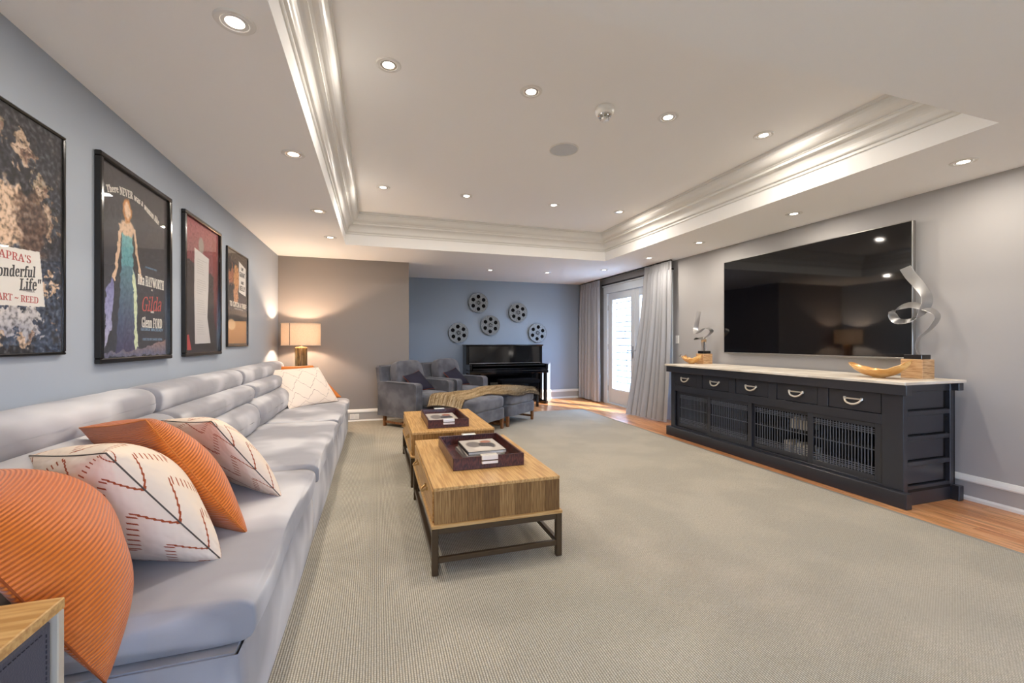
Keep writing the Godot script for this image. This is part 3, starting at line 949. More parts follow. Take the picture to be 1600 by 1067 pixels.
# ---------------------------------------------------------------- coffee tables
func build_coffee_tables() -> void:
	var x0 := 0.277
	var x1 := 0.972
	var L := 1.11
	for k in 2:
		var z0: float = [-2.19, -3.575][k]
		var z1 := z0 - L
		var t := thing("coffee_table", ["oak coffee table on a bronze metal frame, nearer one holding a tray of three books", "oak coffee table on a bronze metal frame, farther one by the ottomans"][k], "coffee table", Vector3(0.625, 0, z0 - L / 2), 0, "oak coffee tables in line")
		var tb := wpart("top", Geo.new().ab(x0, x1, 0.437, 0.455, z1, z0, 0.002), M.oak_z, t)
		wpart("body", Geo.new().ab(x0 + 0.006, x1 - 0.004, 0.268, 0.437, z1 + 0.003, z0 - 0.006), M.oak_z, t)
		# veneer strips on the end that faces the camera
		for i in 8:
			var w := (x1 - x0 - 0.004) / 8.0
			wpart("veneer_strip", Geo.new().ab(x0 + 0.002 + i * w + 0.0004, x0 + 0.002 + (i + 1) * w - 0.0004, 0.268, 0.437, z0 - 0.006, z0 - 0.001, 0.0006), M["oak_strip_%d" % [0, 2, 1, 3, 0, 1, 2, 3][i]], t)
		wpart("base_board", Geo.new().ab(x0 - 0.012, x1 + 0.012, 0.25, 0.268, z1 - 0.01, z0 + 0.012, 0.003), M.oak_x, t)
		for d in 2:
			var za := z0 - 0.03 - d * (L - 0.06) / 2.0
			var zb := za - (L - 0.06) / 2.0 + 0.008
			var dr := wpart("drawer", Geo.new().ab(x0 - 0.004, x0 + 0.01, 0.275, 0.43, zb, za, 0.002), M.oak_z, t)
			var zm := (za + zb) * 0.5
			var pts := []
			for i in 13:
				var a := PI * i / 12.0
				pts.append(Vector3(x0 - 0.006 - 0.03 * sin(a), 0.372 - 0.016 * sin(a), zm + 0.034 * cos(a)))
			var pull := part("pull", Geo.new().tube(pts, 0.0055, 8).ab(x0 - 0.012, x0 - 0.003, 0.362, 0.384, zm - 0.042, zm - 0.028, 0.002).ab(x0 - 0.012, x0 - 0.003, 0.362, 0.384, zm + 0.028, zm + 0.042, 0.002), M.brass, dr)
		var w := 0.034
		for px in [x0 - 0.01, x1 + 0.01 - w]:
			for pz in [z0 + 0.01 - w, z1 - 0.008]:
				wpart("leg", Geo.new().ab(px, px + w, 0.0125, 0.25, pz, pz + w, 0.004), M.bronze, t)
		var r := Geo.new()
		for yy in [[0.218, 0.25], [0.072, 0.10]]:
			for pz in [z0 + 0.01 - w, z1 - 0.008]:
				r.ab(x0 + 0.01, x1 - 0.01, yy[0], yy[1], pz + 0.005, pz + w - 0.005, 0.003)
			for px in [x0 - 0.01, x1 + 0.01 - w]:
				r.ab(px + 0.005, px + w - 0.005, yy[0], yy[1], z1, z0, 0.003)
		wpart("rail", r, M.bronze, t)
	tray("large dark reptile textured tray with clear handles holding three books", 0.42, 0.85, -2.445, -3.055)
	tray("smaller dark tray with clear handles holding one open picture book", 0.42, 0.775, -3.70, -4.31)
	book("magazine at the bottom of the stack in the near tray", 0.52, 0.775, -2.56, -2.90, 0.463, 0.022, 0.05, "book_grey")
	book("dark backed book in the middle of the stack in the near tray", 0.525, 0.77, -2.56, -2.89, 0.4855, 0.02, -0.03, "book_grey")
	book("picture book on top of the stack in the near tray", 0.53, 0.775, -2.57, -2.89, 0.506, 0.018, 0.02, "book_black")
	book("large flat picture book filling the farther tray", 0.45, 0.72, -3.76, -4.24, 0.463, 0.03, 0.0, "book_black")

func tray(label: String, x0: float, x1: float, z0: float, z1: float) -> void:
	var y := 0.4555
	var t := thing("tray", label, "tray", Vector3((x0 + x1) / 2, y, (z0 + z1) / 2), 0, "dark trays on the coffee tables")
	var w := 0.013
	wpart("bottom", Geo.new().ab(x0 + w, x1 - w, y, y + 0.007, z1 + w, z0 - w), M.tray_dark, t)
	for f in [[x0, x1, z0 - w, z0], [x0, x1, z1, z1 + w], [x0, x0 + w, z1 + w, z0 - w], [x1 - w, x1, z1 + w, z0 - w]]:
		wpart("side", Geo.new().ab(f[0], f[1], y, y + 0.072, f[2], f[3], 0.002), M.tray_dark, t)
	var xm := (x0 + x1) / 2
	for e in [[z0, 1.0], [z1, -1.0]]:
		var zf: float = e[0]
		var dn: float = e[1]
		wpart("handle", Geo.new().ab(xm - 0.05, xm + 0.05, y + 0.028, y + 0.078, zf - dn * 0.002 if dn < 0 else zf, zf + dn * 0.012, 0.003).ab(xm - 0.05, xm + 0.05, y + 0.072, y + 0.08, zf - dn * 0.03, zf + dn * 0.012, 0.003), M.pull_metal, t)
		wpart("handle_plate", Geo.new().ab(xm - 0.052, xm + 0.052, y + 0.046, y + 0.053, zf + dn * 0.0115, zf + dn * 0.0145, 0.001), M.bronze, t)

func book(label: String, x0: float, x1: float, z0: float, z1: float, y: float, h: float, turn: float, m: String) -> void:
	var c := Vector3((x0 + x1) / 2, y, (z0 + z1) / 2)
	var b := thing("book", label, "book", c, turn, "books in the coffee table trays")
	var hx := (x1 - x0) / 2
	var hz := (z0 - z1) / 2
	part("pages", Geo.new().ab(-hx + 0.004, hx - 0.004, 0.002, h - 0.002, -hz + 0.004, hz - 0.002), M.paper, b)
	part("cover", Geo.new().ab(-hx, hx, 0, 0.002, -hz, hz).ab(-hx, hx, h - 0.002, h, -hz, hz).ab(-hx, -hx + 0.003, 0, h, -hz, hz), M[m], b)
	var pg := Geo.new()
	pg.pic(Vector3(-hx + 0.004, h + 0.0008, hz - 0.004), Vector3(hx - 0.004, h + 0.0008, hz - 0.004), Vector3(hx - 0.004, h + 0.0008, -hz + 0.004), Vector3(-hx + 0.004, h + 0.0008, -hz + 0.004), Vector3.UP)
	part("cover_picture", pg, M.book_cover, b)

# ---------------------------------------------------------------- armchairs, ottomans, throw
# soft cushion: rounded box with crowned top
func cushion(c: Vector3, s: Vector3, e := 0.22, crown := 0.02, B := Basis()) -> Geo:
	return Geo.new().surf(func(a: float, t: float) -> Vector3:
		var la := (t - 0.5) * PI
		var cl := signf(cos(la)) * pow(absf(cos(la)), e)
		var sl := signf(sin(la)) * pow(absf(sin(la)), e * 1.6)
		var cx := cos(a * TAU)
		var cz := sin(a * TAU)
		var x := signf(cx) * pow(absf(cx), e) * cl
		var z := signf(cz) * pow(absf(cz), e) * cl
		var cr := crown * (1.0 - x * x) * (1.0 - z * z) * signf(sl)
		var w := 0.004 * sin(x * 7.0 + c.x * 9.0) * sin(z * 6.0 + c.z * 5.0)
		return c + B * Vector3(x * s.x * 0.5, sl * s.y * 0.5 + cr + w, z * s.z * 0.5), 56, 32, true)

func build_chairs() -> void:
	var ang := atan2(0.64, 0.77)
	var lat := Vector3(0.77, 0, -0.64)
	var proto: Node3D = null
	var labels := ["charcoal grey velvet armchair nearer the camera, beside the end of the sofa", "charcoal grey velvet armchair behind the first one, in front of the piano"]
	for k in 2:
		var at := Vector3(0.569, 0.0125, -6.303) + lat * 0.84 * k
		if k == 0:
			proto = armchair(labels[0], at, ang)
		else:
			var c: Node3D = proto.duplicate()
			c.name = numbered("armchair")
			add_child(c, true)
			c.position = Vector3(at.x, 0.0125, at.z)
			tag(c, labels[1])
	var cl := ["dark navy velvet cushion resting in the nearer armchair", "dark navy velvet cushion resting in the farther armchair"]
	for k in 2:
		var T := Transform3D(Basis(Vector3.UP, ang), Vector3(0.569, 0.0125, -6.303) + lat * 0.84 * k)
		var a := T * Vector3(-0.24, 0.70, -0.05)
		var b := T * Vector3(0.14, 0.76, -0.12)
		var c := T * Vector3(0.24, 0.49, 0.10)
		var d := T * Vector3(-0.20, 0.49, 0.16)
		pillow(cl[k], "navy cushions in the armchairs", a, b, c, d, 0.055, 0.055, M.navy_velvet, M.rust_cloth, "cushion", 0.10)
	var ol := ["grey velvet ottoman nearer the coffee tables under the fur throw", "grey velvet ottoman nearer the piano under the end of the fur throw"]
	var op: Node3D = null
	for k in 2:
		var at := Vector3(1.181, 0.0125, -5.634) + lat * 0.82 * k
		if k == 0:
			op = ottoman(ol[0], at, ang)
		else:
			var c: Node3D = op.duplicate()
			c.name = numbered("ottoman")
			add_child(c, true)
			c.position = at
			tag(c, ol[1])
	fur_throw(Vector3(1.181, 0.0125, -5.634), ang)

func armchair(label: String, at: Vector3, ang: float) -> Node3D:
	var o := thing("armchair", label, "armchair", at, ang, "grey velvet armchairs")
	var v: Material = M.chair_velvet
	part("seat_base", Geo.new().ab(-0.36, 0.36, 0.16, 0.31, -0.36, 0.33, 0.02), v, o)
	part("seat_cushion", cushion(Vector3(0, 0.385, 0.06), Vector3(0.53, 0.165, 0.74), 0.25, 0.025), v, o)
	for s in [-1, 1]:
		# track arm with a rounded top, slightly sloping to the back
		var pr := PackedVector2Array()
		for p in [[-0.40, 0.15], [0.345, 0.15], [0.35, 0.17], [0.35, 0.57], [0.34, 0.60], [0.31, 0.617], [0.0, 0.622], [-0.36, 0.622], [-0.40, 0.60]]:
			pr.append(Vector2(p[0], p[1]))
		var B := Basis(Vector3(0, 0, 1), Vector3(0, 1, 0), Vector3(-1, 0, 0))
		var x0 := 0.38 if s > 0 else -0.27
		var g := Geo.new().prism(pr, -x0, -x0 + 0.11, Transform3D(B, Vector3.ZERO))
		var a := part("arm", g, v, o)
		var wl := []
		for p in pr:
			wl.append(Vector3(s * 0.38, p.y, p.x))
		part("welt", Geo.new().tube(wl, 0.007, 6, true), v, a)
		var wi := []
		for p in pr:
			wi.append(Vector3(s * 0.27, p.y, p.x))
		part("welt", Geo.new().tube(wi, 0.007, 6, true), v, a)
	var BB := Basis(Vector3(1, 0, 0), -0.16)
	part("back_frame", Geo.new().box(Vector3(0, 0.52, -0.37), Vector3(0.76, 0.66, 0.11), 0.025, BB), v, o)
	part("back_cushion", cushion(Vector3(0, 0.66, -0.20), Vector3(0.54, 0.50, 0.20), 0.4, 0.0, Basis(Vector3(1, 0, 0), -0.2)), v, o)
	chair_base(o, 0.34, 0.30, 0.15)
	return o

func chair_base(o: Node3D, hx: float, hz: float, h: float) -> void:
	for sx in [-1, 1]:
		for sz in [-1, 1]:
			var g := Geo.new()
			var c := Vector3(sx * hx, 0, sz * hz)
			var t := 0.021
			var b := 0.016
			var q := []
			for e in [[-1, -1], [1, -1], [1, 1], [-1, 1]]:
				q.append([c + Vector3(e[0] * t, h + 0.02, e[1] * t), c + Vector3(e[0] * b, 0, e[1] * b)])
			for i in 4:
				var j := (i + 1) % 4
				g.quad(q[i][0], q[j][0], q[j][1], q[i][1], (q[i][0] + q[j][0]) * 0.5 - c - Vector3(0, h + 0.02, 0))
			g.quad(q[0][1], q[1][1], q[2][1], q[3][1], Vector3.DOWN)
			part("leg", g, M.chair_leg_wood, o)
	var r := Geo.new()
	for s in [-1, 1]:
		r.ab(s * hx - 0.011, s * hx + 0.011, 0.045, 0.075, -hz, hz, 0.003)
	r.ab(-hx, hx, 0.045, 0.075, -0.011, 0.011, 0.003)
	part("stretcher", r, M.chair_leg_wood, o)

func ottoman(label: String, at: Vector3, ang: float) -> Node3D:
	var o := thing("ottoman", label, "ottoman", at, ang, "grey velvet ottomans")
	part("base", cushion(Vector3(0, 0.215, 0), Vector3(0.75, 0.17, 0.68), 0.14, 0.0), M.chair_velvet, o)
	part("top_cushion", cushion(Vector3(0, 0.37, 0), Vector3(0.76, 0.17, 0.69), 0.24, 0.03), M.chair_velvet, o)
	chair_base(o, 0.34, 0.30, 0.13)
	return o

func fur_throw(at: Vector3, ang: float) -> void:
	var o := thing("fur_throw", "brown and cream fur throw blanket draped over both ottomans", "throw blanket", at + Vector3(0, 0.40, 0), ang)
	var top := func(u: float, t: float) -> Vector3:
		# u runs along both ottomans, t across from the chair side to the front
		var l := lerpf(-0.47, 1.22, u)
		var w0 := -0.36
		var w1 := lerpf(0.20, 0.37, smoothstep(0.1, 0.8, u)) + 0.02 * sin(u * 14.0)
		var w := lerpf(w0, w1, t)
		var y := 0.068
		for c in [0.0, 0.82]:
			var x: float = clampf((l - c) / 0.38, -1, 1)
			var z := clampf(w / 0.345, -1, 1)
			if absf(l - c) < 0.42:
				y = maxf(y, 0.06 + 0.030 * (1 - x * x) * (1 - z * z) + 0.012)
		y += 0.012 * sin(u * 11.0 + t * 3.0) + 0.008 * sin(u * 23.0) + 0.022 * pow(sin(t * PI), 0.4) - 0.012
		var over := maxf(0.0, -0.37 - l)
		if over > 0.0:
			y -= over * 1.15
			l = -0.37 - over * 0.45
		if l > 1.18: y -= (l - 1.18) * 0.6
		var ed := maxf(0.0, w - 0.335)
		y -= ed * 1.4
		return Vector3(l, y, w)
	var g := Geo.new().surf(top, 90, 40)
	part("pelt", g, M.fur, o)
	var under := Geo.new().surf(func(u: float, t: float) -> Vector3: return top.call(u, t) - Vector3(0, 0.014, 0), 60, 24)
	var rimp := []
	for i in 60: rimp.append(top.call(i / 60.0, 1.0) - Vector3(0, 0.007, 0))
	for i in 24: rimp.append(top.call(1.0, 1.0 - i / 24.0) - Vector3(0, 0.007, 0))
	for i in 60: rimp.append(top.call(1.0 - i / 60.0, 0.0) - Vector3(0, 0.007, 0))
	for i in 24: rimp.append(top.call(0.0, i / 24.0) - Vector3(0, 0.007, 0))
	under.tube(rimp, 0.009, 6, true)
	part("lining", under, M.fur_lining, o)
	# tufts
	var h := Geo.new()
	h.tri(Vector3(-0.0022, 0, 0), Vector3(0.0022, 0, 0), Vector3(0.004, 0.024, 0.012), Vector3(0, 0.4, -1))
	h.tri(Vector3(-0.001, 0, -0.002), Vector3(-0.001, 0, 0.002), Vector3(0.002, 0.022, 0.015), Vector3(-1, 0.3, 0))
	for q in h.n.size(): h.n[q] = Vector3(0, 1, 0.15).normalized()
	var hm := mat("fur_hair", Color.WHITE, 0.8, 0, 0.2)
	hm.vertex_color_use_as_albedo = true
	var mm := MultiMesh.new()
	mm.transform_format = MultiMesh.TRANSFORM_3D
	mm.use_colors = true
	mm.mesh = h.mesh()
	mm.instance_count = 16000
	var fn := FastNoiseLite.new()
	fn.seed = 12
	fn.frequency = 2.2
	for i in 16000:
		var u := rng.randf()
		var t := rng.randf()
		if i % 8 == 0: t = 1.0 - 0.02 * rng.randf()
		var p: Vector3 = top.call(u, t)
		mm.set_instance_transform(i, Transform3D(Basis(Vector3.UP, rng.randf_range(-0.8, 0.8)).scaled(Vector3.ONE * rng.randf_range(0.7, 1.3)), p - Vector3(0, 0.002, 0)))
		var k := clampf(0.68 + 0.9 * fn.get_noise_2d(u * 1.2, t * 3.0) + 0.25 * rng.randf_range(-1, 1) - 0.35 * smoothstep(0.8, 1.0, t) * smoothstep(0.2, 0.5, u), 0, 1)
		mm.set_instance_color(i, rgb(150, 122, 86).lerp(rgb(236, 214, 176), k).lerp(rgb(150, 144, 136).darkened(0.35 * (1.0 - k)), 0.8 * smoothstep(0.35, 0.8, u) * smoothstep(0.3, 0.9, t)).srgb_to_linear())
	var mi := MultiMeshInstance3D.new()
	mi.name = "fur_tufts"
	mi.multimesh = mm
	mi.material_override = hm
	mi.set_meta("kind", "stuff")
	o.add_child(mi, true)

# ---------------------------------------------------------------- sideboard under the television
func build_cabinet() -> void:
	var t := thing("sideboard", "long black lacquered sideboard with five drawers and four lattice sliding doors", "sideboard", Vector3(3.9, 0, -3.38))
	var K: Material = M.cabinet_black
	var zn := -2.10
	var zf := -4.66
	wpart("stone_top", Geo.new().ab(3.565, 4.25, 0.888, 0.91, zf - 0.05, zn + 0.05, 0.003), M.stone_top, t)
	# front and back beams under the top run past the ends
	wpart("beam", Geo.new().ab(3.585, 3.645, 0.812, 0.888, zf - 0.04, zn + 0.045, 0.003), K, t)
	wpart("beam", Geo.new().ab(4.17, 4.225, 0.83, 0.888, zf - 0.04, zn + 0.045, 0.003), K, t)
	wpart("plinth", Geo.new().ab(3.585, 3.645, 0.0, 0.112, zf - 0.04, zn + 0.045, 0.003).ab(4.17, 4.225, 0.0, 0.112, zf - 0.04, zn + 0.045, 0.003).ab(3.645, 4.17, 0.0, 0.10, zf + 0.01, zn - 0.005, 0.002), K, t)
	# carcass: back, ends, floor, deck
	wpart("carcass", Geo.new().ab(4.19, 4.21, 0.1, 0.888, zf, zn).ab(3.66, 4.19, 0.1, 0.12, zf, zn).ab(3.65, 4.19, 0.60, 0.63, zf + 0.02, zn - 0.02).ab(3.65, 4.19, 0.81, 0.83, zf + 0.02, zn - 0.02).ab(3.66, 4.19, 0.1, 0.888, zf, zf + 0.02).ab(3.66, 4.19, 0.1, 0.888, zn - 0.045, zn - 0.03).ab(3.75, 4.19, 0.35, 0.37, zf + 0.02, zn - 0.045).ab(3.70, 4.19, 0.12, 0.6, -3.46, -3.44), M.cabinet_inside, t)
	# end panel: posts, slats, recessed boards
	wpart("post", Geo.new().ab(3.635, 3.68, 0.1, 0.888, zn - 0.045, zn, 0.003), K, t)
	wpart("post", Geo.new().ab(4.155, 4.20, 0.1, 0.888, zn - 0.045, zn, 0.003), K, t)
	for y in [0.108, 0.285, 0.47, 0.655]:
		wpart("side_slat", Geo.new().ab(3.68, 4.155, y, y + 0.035, zn - 0.03, zn - 0.002, 0.003), K, t)
	wpart("side_slat", Geo.new().ab(3.68, 4.155, 0.83, 0.888, zn - 0.03, zn - 0.002, 0.003), K, t)
	for r in [[0.143, 0.285], [0.32, 0.47], [0.505, 0.655], [0.69, 0.83]]:
		wpart("side_panel", Geo.new().ab(3.68, 4.11, r[0] + 0.012, r[1], zn - 0.032, zn - 0.018, 0.002), K, t)
	# face frame
	var fr := Geo.new()
	fr.ab(3.63, 3.655, 0.112, 0.812, zn - 0.14, zn - 0.0005, 0.002)
	fr.ab(3.63, 3.655, 0.112, 0.812, zf, zf + 0.07, 0.002)
	fr.ab(3.63, 3.655, 0.575, 0.650, zf + 0.07, zn - 0.14, 0.002)
	fr.ab(3.632, 3.655, 0.112, 0.128, zf + 0.07, zn - 0.14, 0.002)
	wpart("face_frame", fr, K, t)
	var dz := [-2.245, -2.735, -3.225, -3.715, -4.205]
	for k in 5:
		var za: float = dz[k]
		var zb := za - 0.395
		wpart("stile", Geo.new().ab(3.63, 3.655, 0.650, 0.812, zb - 0.092 if k < 4 else zf + 0.06, zb - 0.003, 0.002), K, t)
		var d := wpart("drawer", Geo.new().ab(3.637, 3.66, 0.654, 0.808, zb, za - 0.003, 0.003).ab(3.66, 4.05, 0.665, 0.79, zb + 0.01, za - 0.013), K, t)
		var zm := (za + zb) * 0.5
		var pts := []
		for i in 17:
			var a := PI * i / 16.0
			pts.append(Vector3(3.628 - 0.018 * sin(a), 0.745 - 0.042 * sin(a), zm + 0.062 * cos(a)))
		var h := Geo.new().tube(pts, 0.0085, 8)
		h.ab(3.618, 3.631, 0.739, 0.751, zm - 0.07, zm + 0.07, 0.002)
		h.ab(3.622, 3.637, 0.735, 0.757, zm - 0.074, zm - 0.055, 0.003)
		h.ab(3.622, 3.637, 0.735, 0.757, zm + 0.055, zm + 0.074, 0.003)
		part("handle", h, M.pull_metal, d)
	# sliding lattice doors on two tracks
	var doors := [[-2.245, -2.83, 3.642], [-2.80, -3.455, 3.664], [-3.425, -4.04, 3.642], [-4.01, -4.59, 3.664]]
	for k in 4:
		var za: float = doors[k][0]
		var zb: float = doors[k][1]
		var x: float = doors[k][2]
		var y0 := 0.128
		var y1 := 0.575
		var d := wpart("sliding_door", Geo.new().ab(x, x + 0.02, y0, y1, za - 0.05, za, 0.002).ab(x, x + 0.02, y0, y1, zb, zb + 0.05, 0.002).ab(x, x + 0.02, y1 - 0.035, y1, zb + 0.05, za - 0.05, 0.002).ab(x, x + 0.02, y0, y0 + 0.045, zb + 0.05, za - 0.05, 0.002), K, t)
		var g := Geo.new()
		var w := za - zb - 0.10
		for i in 19:
			var z := zb + 0.05 + w * (i + 1) / 20.0
			g.ab(x + 0.004, x + 0.011, y0 + 0.045, y1 - 0.035, z - 0.0035, z + 0.0035)
		for y in [0.524, 0.508, 0.492, 0.366, 0.232, 0.215, 0.198, 0.185]:
			g.ab(x + 0.003, x + 0.010, y - 0.003, y + 0.003, zb + 0.05, za - 0.05)
		var la := part("lattice", g, M.lattice_sheen_tint, d)
		la.set_meta("kind", "stuff")
	# what stands on the shelves behind the lattice
	for r in [[0.371, 4, -2.98], [0.121, 6, -2.95]]:
		for i in int(r[1]):
			var z: float = r[2] - i * 0.045
			var b := thing("disc_case", "cream case on the %s shelf behind the third lattice door, %s from the right" % ["upper" if r[0] > 0.3 else "lower", ["first", "second", "third", "fourth", "fifth", "sixth"][i]], "case", Vector3(3.88, r[0], z), 0, "cases on the %s sideboard shelf" % ("upper" if r[0] > 0.3 else "lower"))
			wpart("case", Geo.new().ab(3.80, 3.95, r[0], r[0] + 0.09 + 0.015 * (i % 3), z - 0.018, z + 0.018, 0.002), M.paper, b)

func build_television() -> void:
	var t := thing("television", "large wall mounted flat television with black glossy screen and silver edge", "television", Vector3(4.22, 1.05, -3.38))
	wpart("housing", Geo.new().ab(4.218, 4.255, 1.05, 2.203, -4.388, -2.372, 0.004).ab(4.255, XR - 0.001, 1.3, 1.9, -3.8, -2.96), M.tv_frame, t)
	var b := Geo.new()
	b.ab(4.212, 4.222, 1.05, 1.066, -4.388, -2.372, 0.002)
	b.ab(4.212, 4.222, 2.195, 2.203, -4.388, -2.372, 0.002)
	b.ab(4.212, 4.222, 1.066, 2.195, -4.388, -4.380, 0.002)
	b.ab(4.212, 4.222, 1.066, 2.195, -2.380, -2.372, 0.002)
	wpart("bezel", b, M.tv_frame, t)
	wpart("screen", Geo.new().ab(4.2145, 4.221, 1.066, 2.195, -4.380, -2.380), M.screen, t)

# ---------------------------------------------------------------- metal ribbons on blocks, bowls
func ribbon(pts: Array, wdir: Array, w: float, th := 0.004) -> Geo:
	# smooth strip through the points; wdir is the direction of its width at each
	var c := Curve3D.new()
	var n := pts.size()
	for i in n:
		var tg: Vector3 = (pts[mini(i + 1, n - 1)] - pts[maxi(i - 1, 0)]) * 0.2
		c.add_point(pts[i], -tg, tg)
	var L := c.get_baked_length()
	return Geo.new().surf(func(a: float, t: float) -> Vector3:
		var p := c.sample_baked(t * L, true)
		var q := c.sample_baked(minf(t * L + 0.004, L), true) - c.sample_baked(maxf(t * L - 0.004, 0), true)
		var f := t * (n - 1)
		var i := mini(int(f), n - 2)
		var wd: Vector3 = (wdir[i] as Vector3).lerp(wdir[i + 1], f - i).normalized()
		var nn := q.cross(wd).normalized()
		wd = nn.cross(q).normalized()
		var e := a * TAU
		var sx := signf(cos(e)) * pow(absf(cos(e)), 0.25)
		var sy := signf(sin(e)) * pow(absf(sin(e)), 0.5)
		return p + wd * (sx * w * 0.5) + nn * (sy * th * 0.5), 16, 70, true)

func build_sculptures() -> void:
	var y := 0.9105
	# near pair
	var b := thing("wood_block", "small wooden block plinth at the near end of the sideboard top", "block", Vector3(4.075, y, -2.262), 0, "wooden plinths on the sideboard")
	wpart("block", Geo.new().ab(4.005, 4.145, y, y + 0.15, -2.337, -2.19, 0.003), M.block_wood, b)
	var s := thing("ribbon_sculpture", "tall brushed steel ribbon sculpture curling in front of the television's right edge", "sculpture", Vector3(4.075, y + 0.15, -2.262))
	var y1 := y + 0.15
	wpart("base", Geo.new().ab(4.02, 4.13, y1 + 0.0005, y1 + 0.036, -2.325, -2.205, 0.003), M.frame_black, s)
	var z := -2.262
	# z grows towards the camera's right side of the picture
	wpart("ribbon", ribbon([Vector3(4.06, y1 + 0.036, z + 0.02), Vector3(4.06, y1 + 0.10, z + 0.0), Vector3(4.06, y1 + 0.17, z + 0.02), Vector3(4.07, y1 + 0.24, z + 0.085), Vector3(4.08, y1 + 0.33, z + 0.125), Vector3(4.07, y1 + 0.39, z + 0.07), Vector3(4.04, y1 + 0.43, z - 0.03), Vector3(4.0, y1 + 0.38, z - 0.12), Vector3(3.99, y1 + 0.305, z - 0.09), Vector3(4.01, y1 + 0.31, z + 0.0), Vector3(4.05, y1 + 0.38, z + 0.05), Vector3(4.08, y1 + 0.47, z + 0.06), Vector3(4.08, y1 + 0.57, z + 0.015), Vector3(4.07, y1 + 0.66, z - 0.04), Vector3(4.06, y1 + 0.735, z - 0.075)],
		[Vector3(1, 0, -0.3), Vector3(1, 0, -0.3), Vector3(1, 0, -0.2), Vector3(1, 0, 0), Vector3(1, 0.3, 0), Vector3(1, 0.8, 0), Vector3(1, 0.9, 0.1), Vector3(1, 0.5, 0.3), Vector3(1, 0.6, 0.3), Vector3(1, 0.8, 0.3), Vector3(1, 0.4, 0.5), Vector3(0.8, 0, 0.6), Vector3(0.6, 0, 0.8), Vector3(0.5, 0.2, 0.85), Vector3(0.5, 0.2, 0.85)], 0.072), M.steel, s)
	# far pair
	var b2 := thing("wood_block", "small wooden block plinth at the far end of the sideboard top by the curtain", "block", Vector3(4.09, y, -4.59), 0, "wooden plinths on the sideboard")
	wpart("block", Geo.new().ab(4.02, 4.16, y, y + 0.13, -4.66, -4.52, 0.003), M.block_wood, b2)
	var s2 := thing("ribbon_sculpture", "shorter dark steel ribbon sculpture at the far end of the sideboard", "sculpture", Vector3(4.09, y + 0.13, -4.59))
	var y2 := y + 0.13
	wpart("base", Geo.new().ab(4.035, 4.145, y2 + 0.0005, y2 + 0.036, -4.645, -4.535, 0.003), M.frame_black, s2)
	var q := -4.59
	wpart("ribbon", ribbon([Vector3(4.09, y2 + 0.036, q), Vector3(4.09, y2 + 0.09, q), Vector3(4.085, y2 + 0.15, q - 0.01), Vector3(4.07, y2 + 0.19, q + 0.02), Vector3(4.04, y2 + 0.21, q - 0.04), Vector3(4.05, y2 + 0.19, q - 0.10), Vector3(4.09, y2 + 0.21, q + 0.02), Vector3(4.09, y2 + 0.29, q + 0.13), Vector3(4.06, y2 + 0.335, q + 0.06), Vector3(4.04, y2 + 0.28, q - 0.04), Vector3(4.05, y2 + 0.27, q - 0.10), Vector3(4.07, y2 + 0.33, q - 0.135), Vector3(4.08, y2 + 0.43, q - 0.12), Vector3(4.09, y2 + 0.56, q - 0.10)],
		[Vector3(0.3, 0, 1), Vector3(0.3, 0, 1), Vector3(0.6, 0, 0.7), Vector3(1, 0, 0.2), Vector3(1, 0.3, 0.1), Vector3(1, 0.3, 0.0), Vector3(1, 0.2, 0.0), Vector3(1, 0.1, 0), Vector3(1, 0.2, 0), Vector3(1, 0.2, 0.2), Vector3(0.9, 0, 0.4), Vector3(0.6, 0, 0.8), Vector3(0.4, 0, 1), Vector3(0.4, 0, 1)], 0.065), M.steel, s2)
	var pin := Geo.new().tube([Vector3(4.09, y2 + 0.036, q), Vector3(4.09, y2 + 0.16, q)], 0.007, 8)
	wpart("stem", pin, M.frame_black, s2)
	bowl("golden shell bowl with upswept ends in front of the near wooden block", Vector3(3.84, y, -2.39), 0.22, 0.095, 0.12, false)
	bowl("small golden shell bowl with clear curled end in front of the far wooden block", Vector3(3.90, y, -4.60), 0.17, 0.075, 0.10, true)

func bowl(label: String, at: Vector3, hl: float, hw: float, rise: float, clear: bool) -> void:
	var o := thing("shell_bowl", label, "bowl", at, 0, "shell bowls on the sideboard")
	var fn := func(u: float, t: float, off: float) -> Vector3:
		# u along, t across; a boat with pointed, lifted ends
		var l := (u - 0.5) * 2.0
		var wd := hw * pow(maxf(0.0, 1.0 - l * l), 0.6) + 0.004
		var c := (t - 0.5) * 2.0
		var asym := 1.0 if l > 0 else 0.75
		var y := rise * asym * pow(absf(l), 2.3) + 0.055 * c * c * (1.0 - 0.7 * l * l) + 0.002 * sin(u * 40.0) * c * c
		return Vector3(c * wd, y + off + 0.004, l * hl)
	var g := Geo.new().surf(func(u: float, t: float) -> Vector3: return fn.call(u, t, 0.006), 40, 20)
	g.surf(func(u: float, t: float) -> Vector3: return fn.call(u, t, 0.0), 40, 20)
	var rim := []
	for i in 40: rim.append(fn.call(i / 40.0, 0.0, 0.003))
	for i in 40: rim.append(fn.call(1.0 - i / 40.0, 1.0, 0.003))
	g.tube(rim, 0.004, 6, true)
	g.ab(-0.02, 0.02, 0.0, 0.006, -0.04, 0.04, 0.002)
	part("shell", g, M.shell_bowl, o)
	if clear:
		for k in 2:
			var pts := []
			for i in 16:
				var a := i / 15.0
				pts.append(Vector3((k - 0.5) * 0.05, 0.06 + 0.05 * sin(a * 2.6), -hl * 0.75 - 0.07 * a + 0.03 * k))
			part("curl", Geo.new().tube(pts, 0.006, 8), M.acrylic, o)

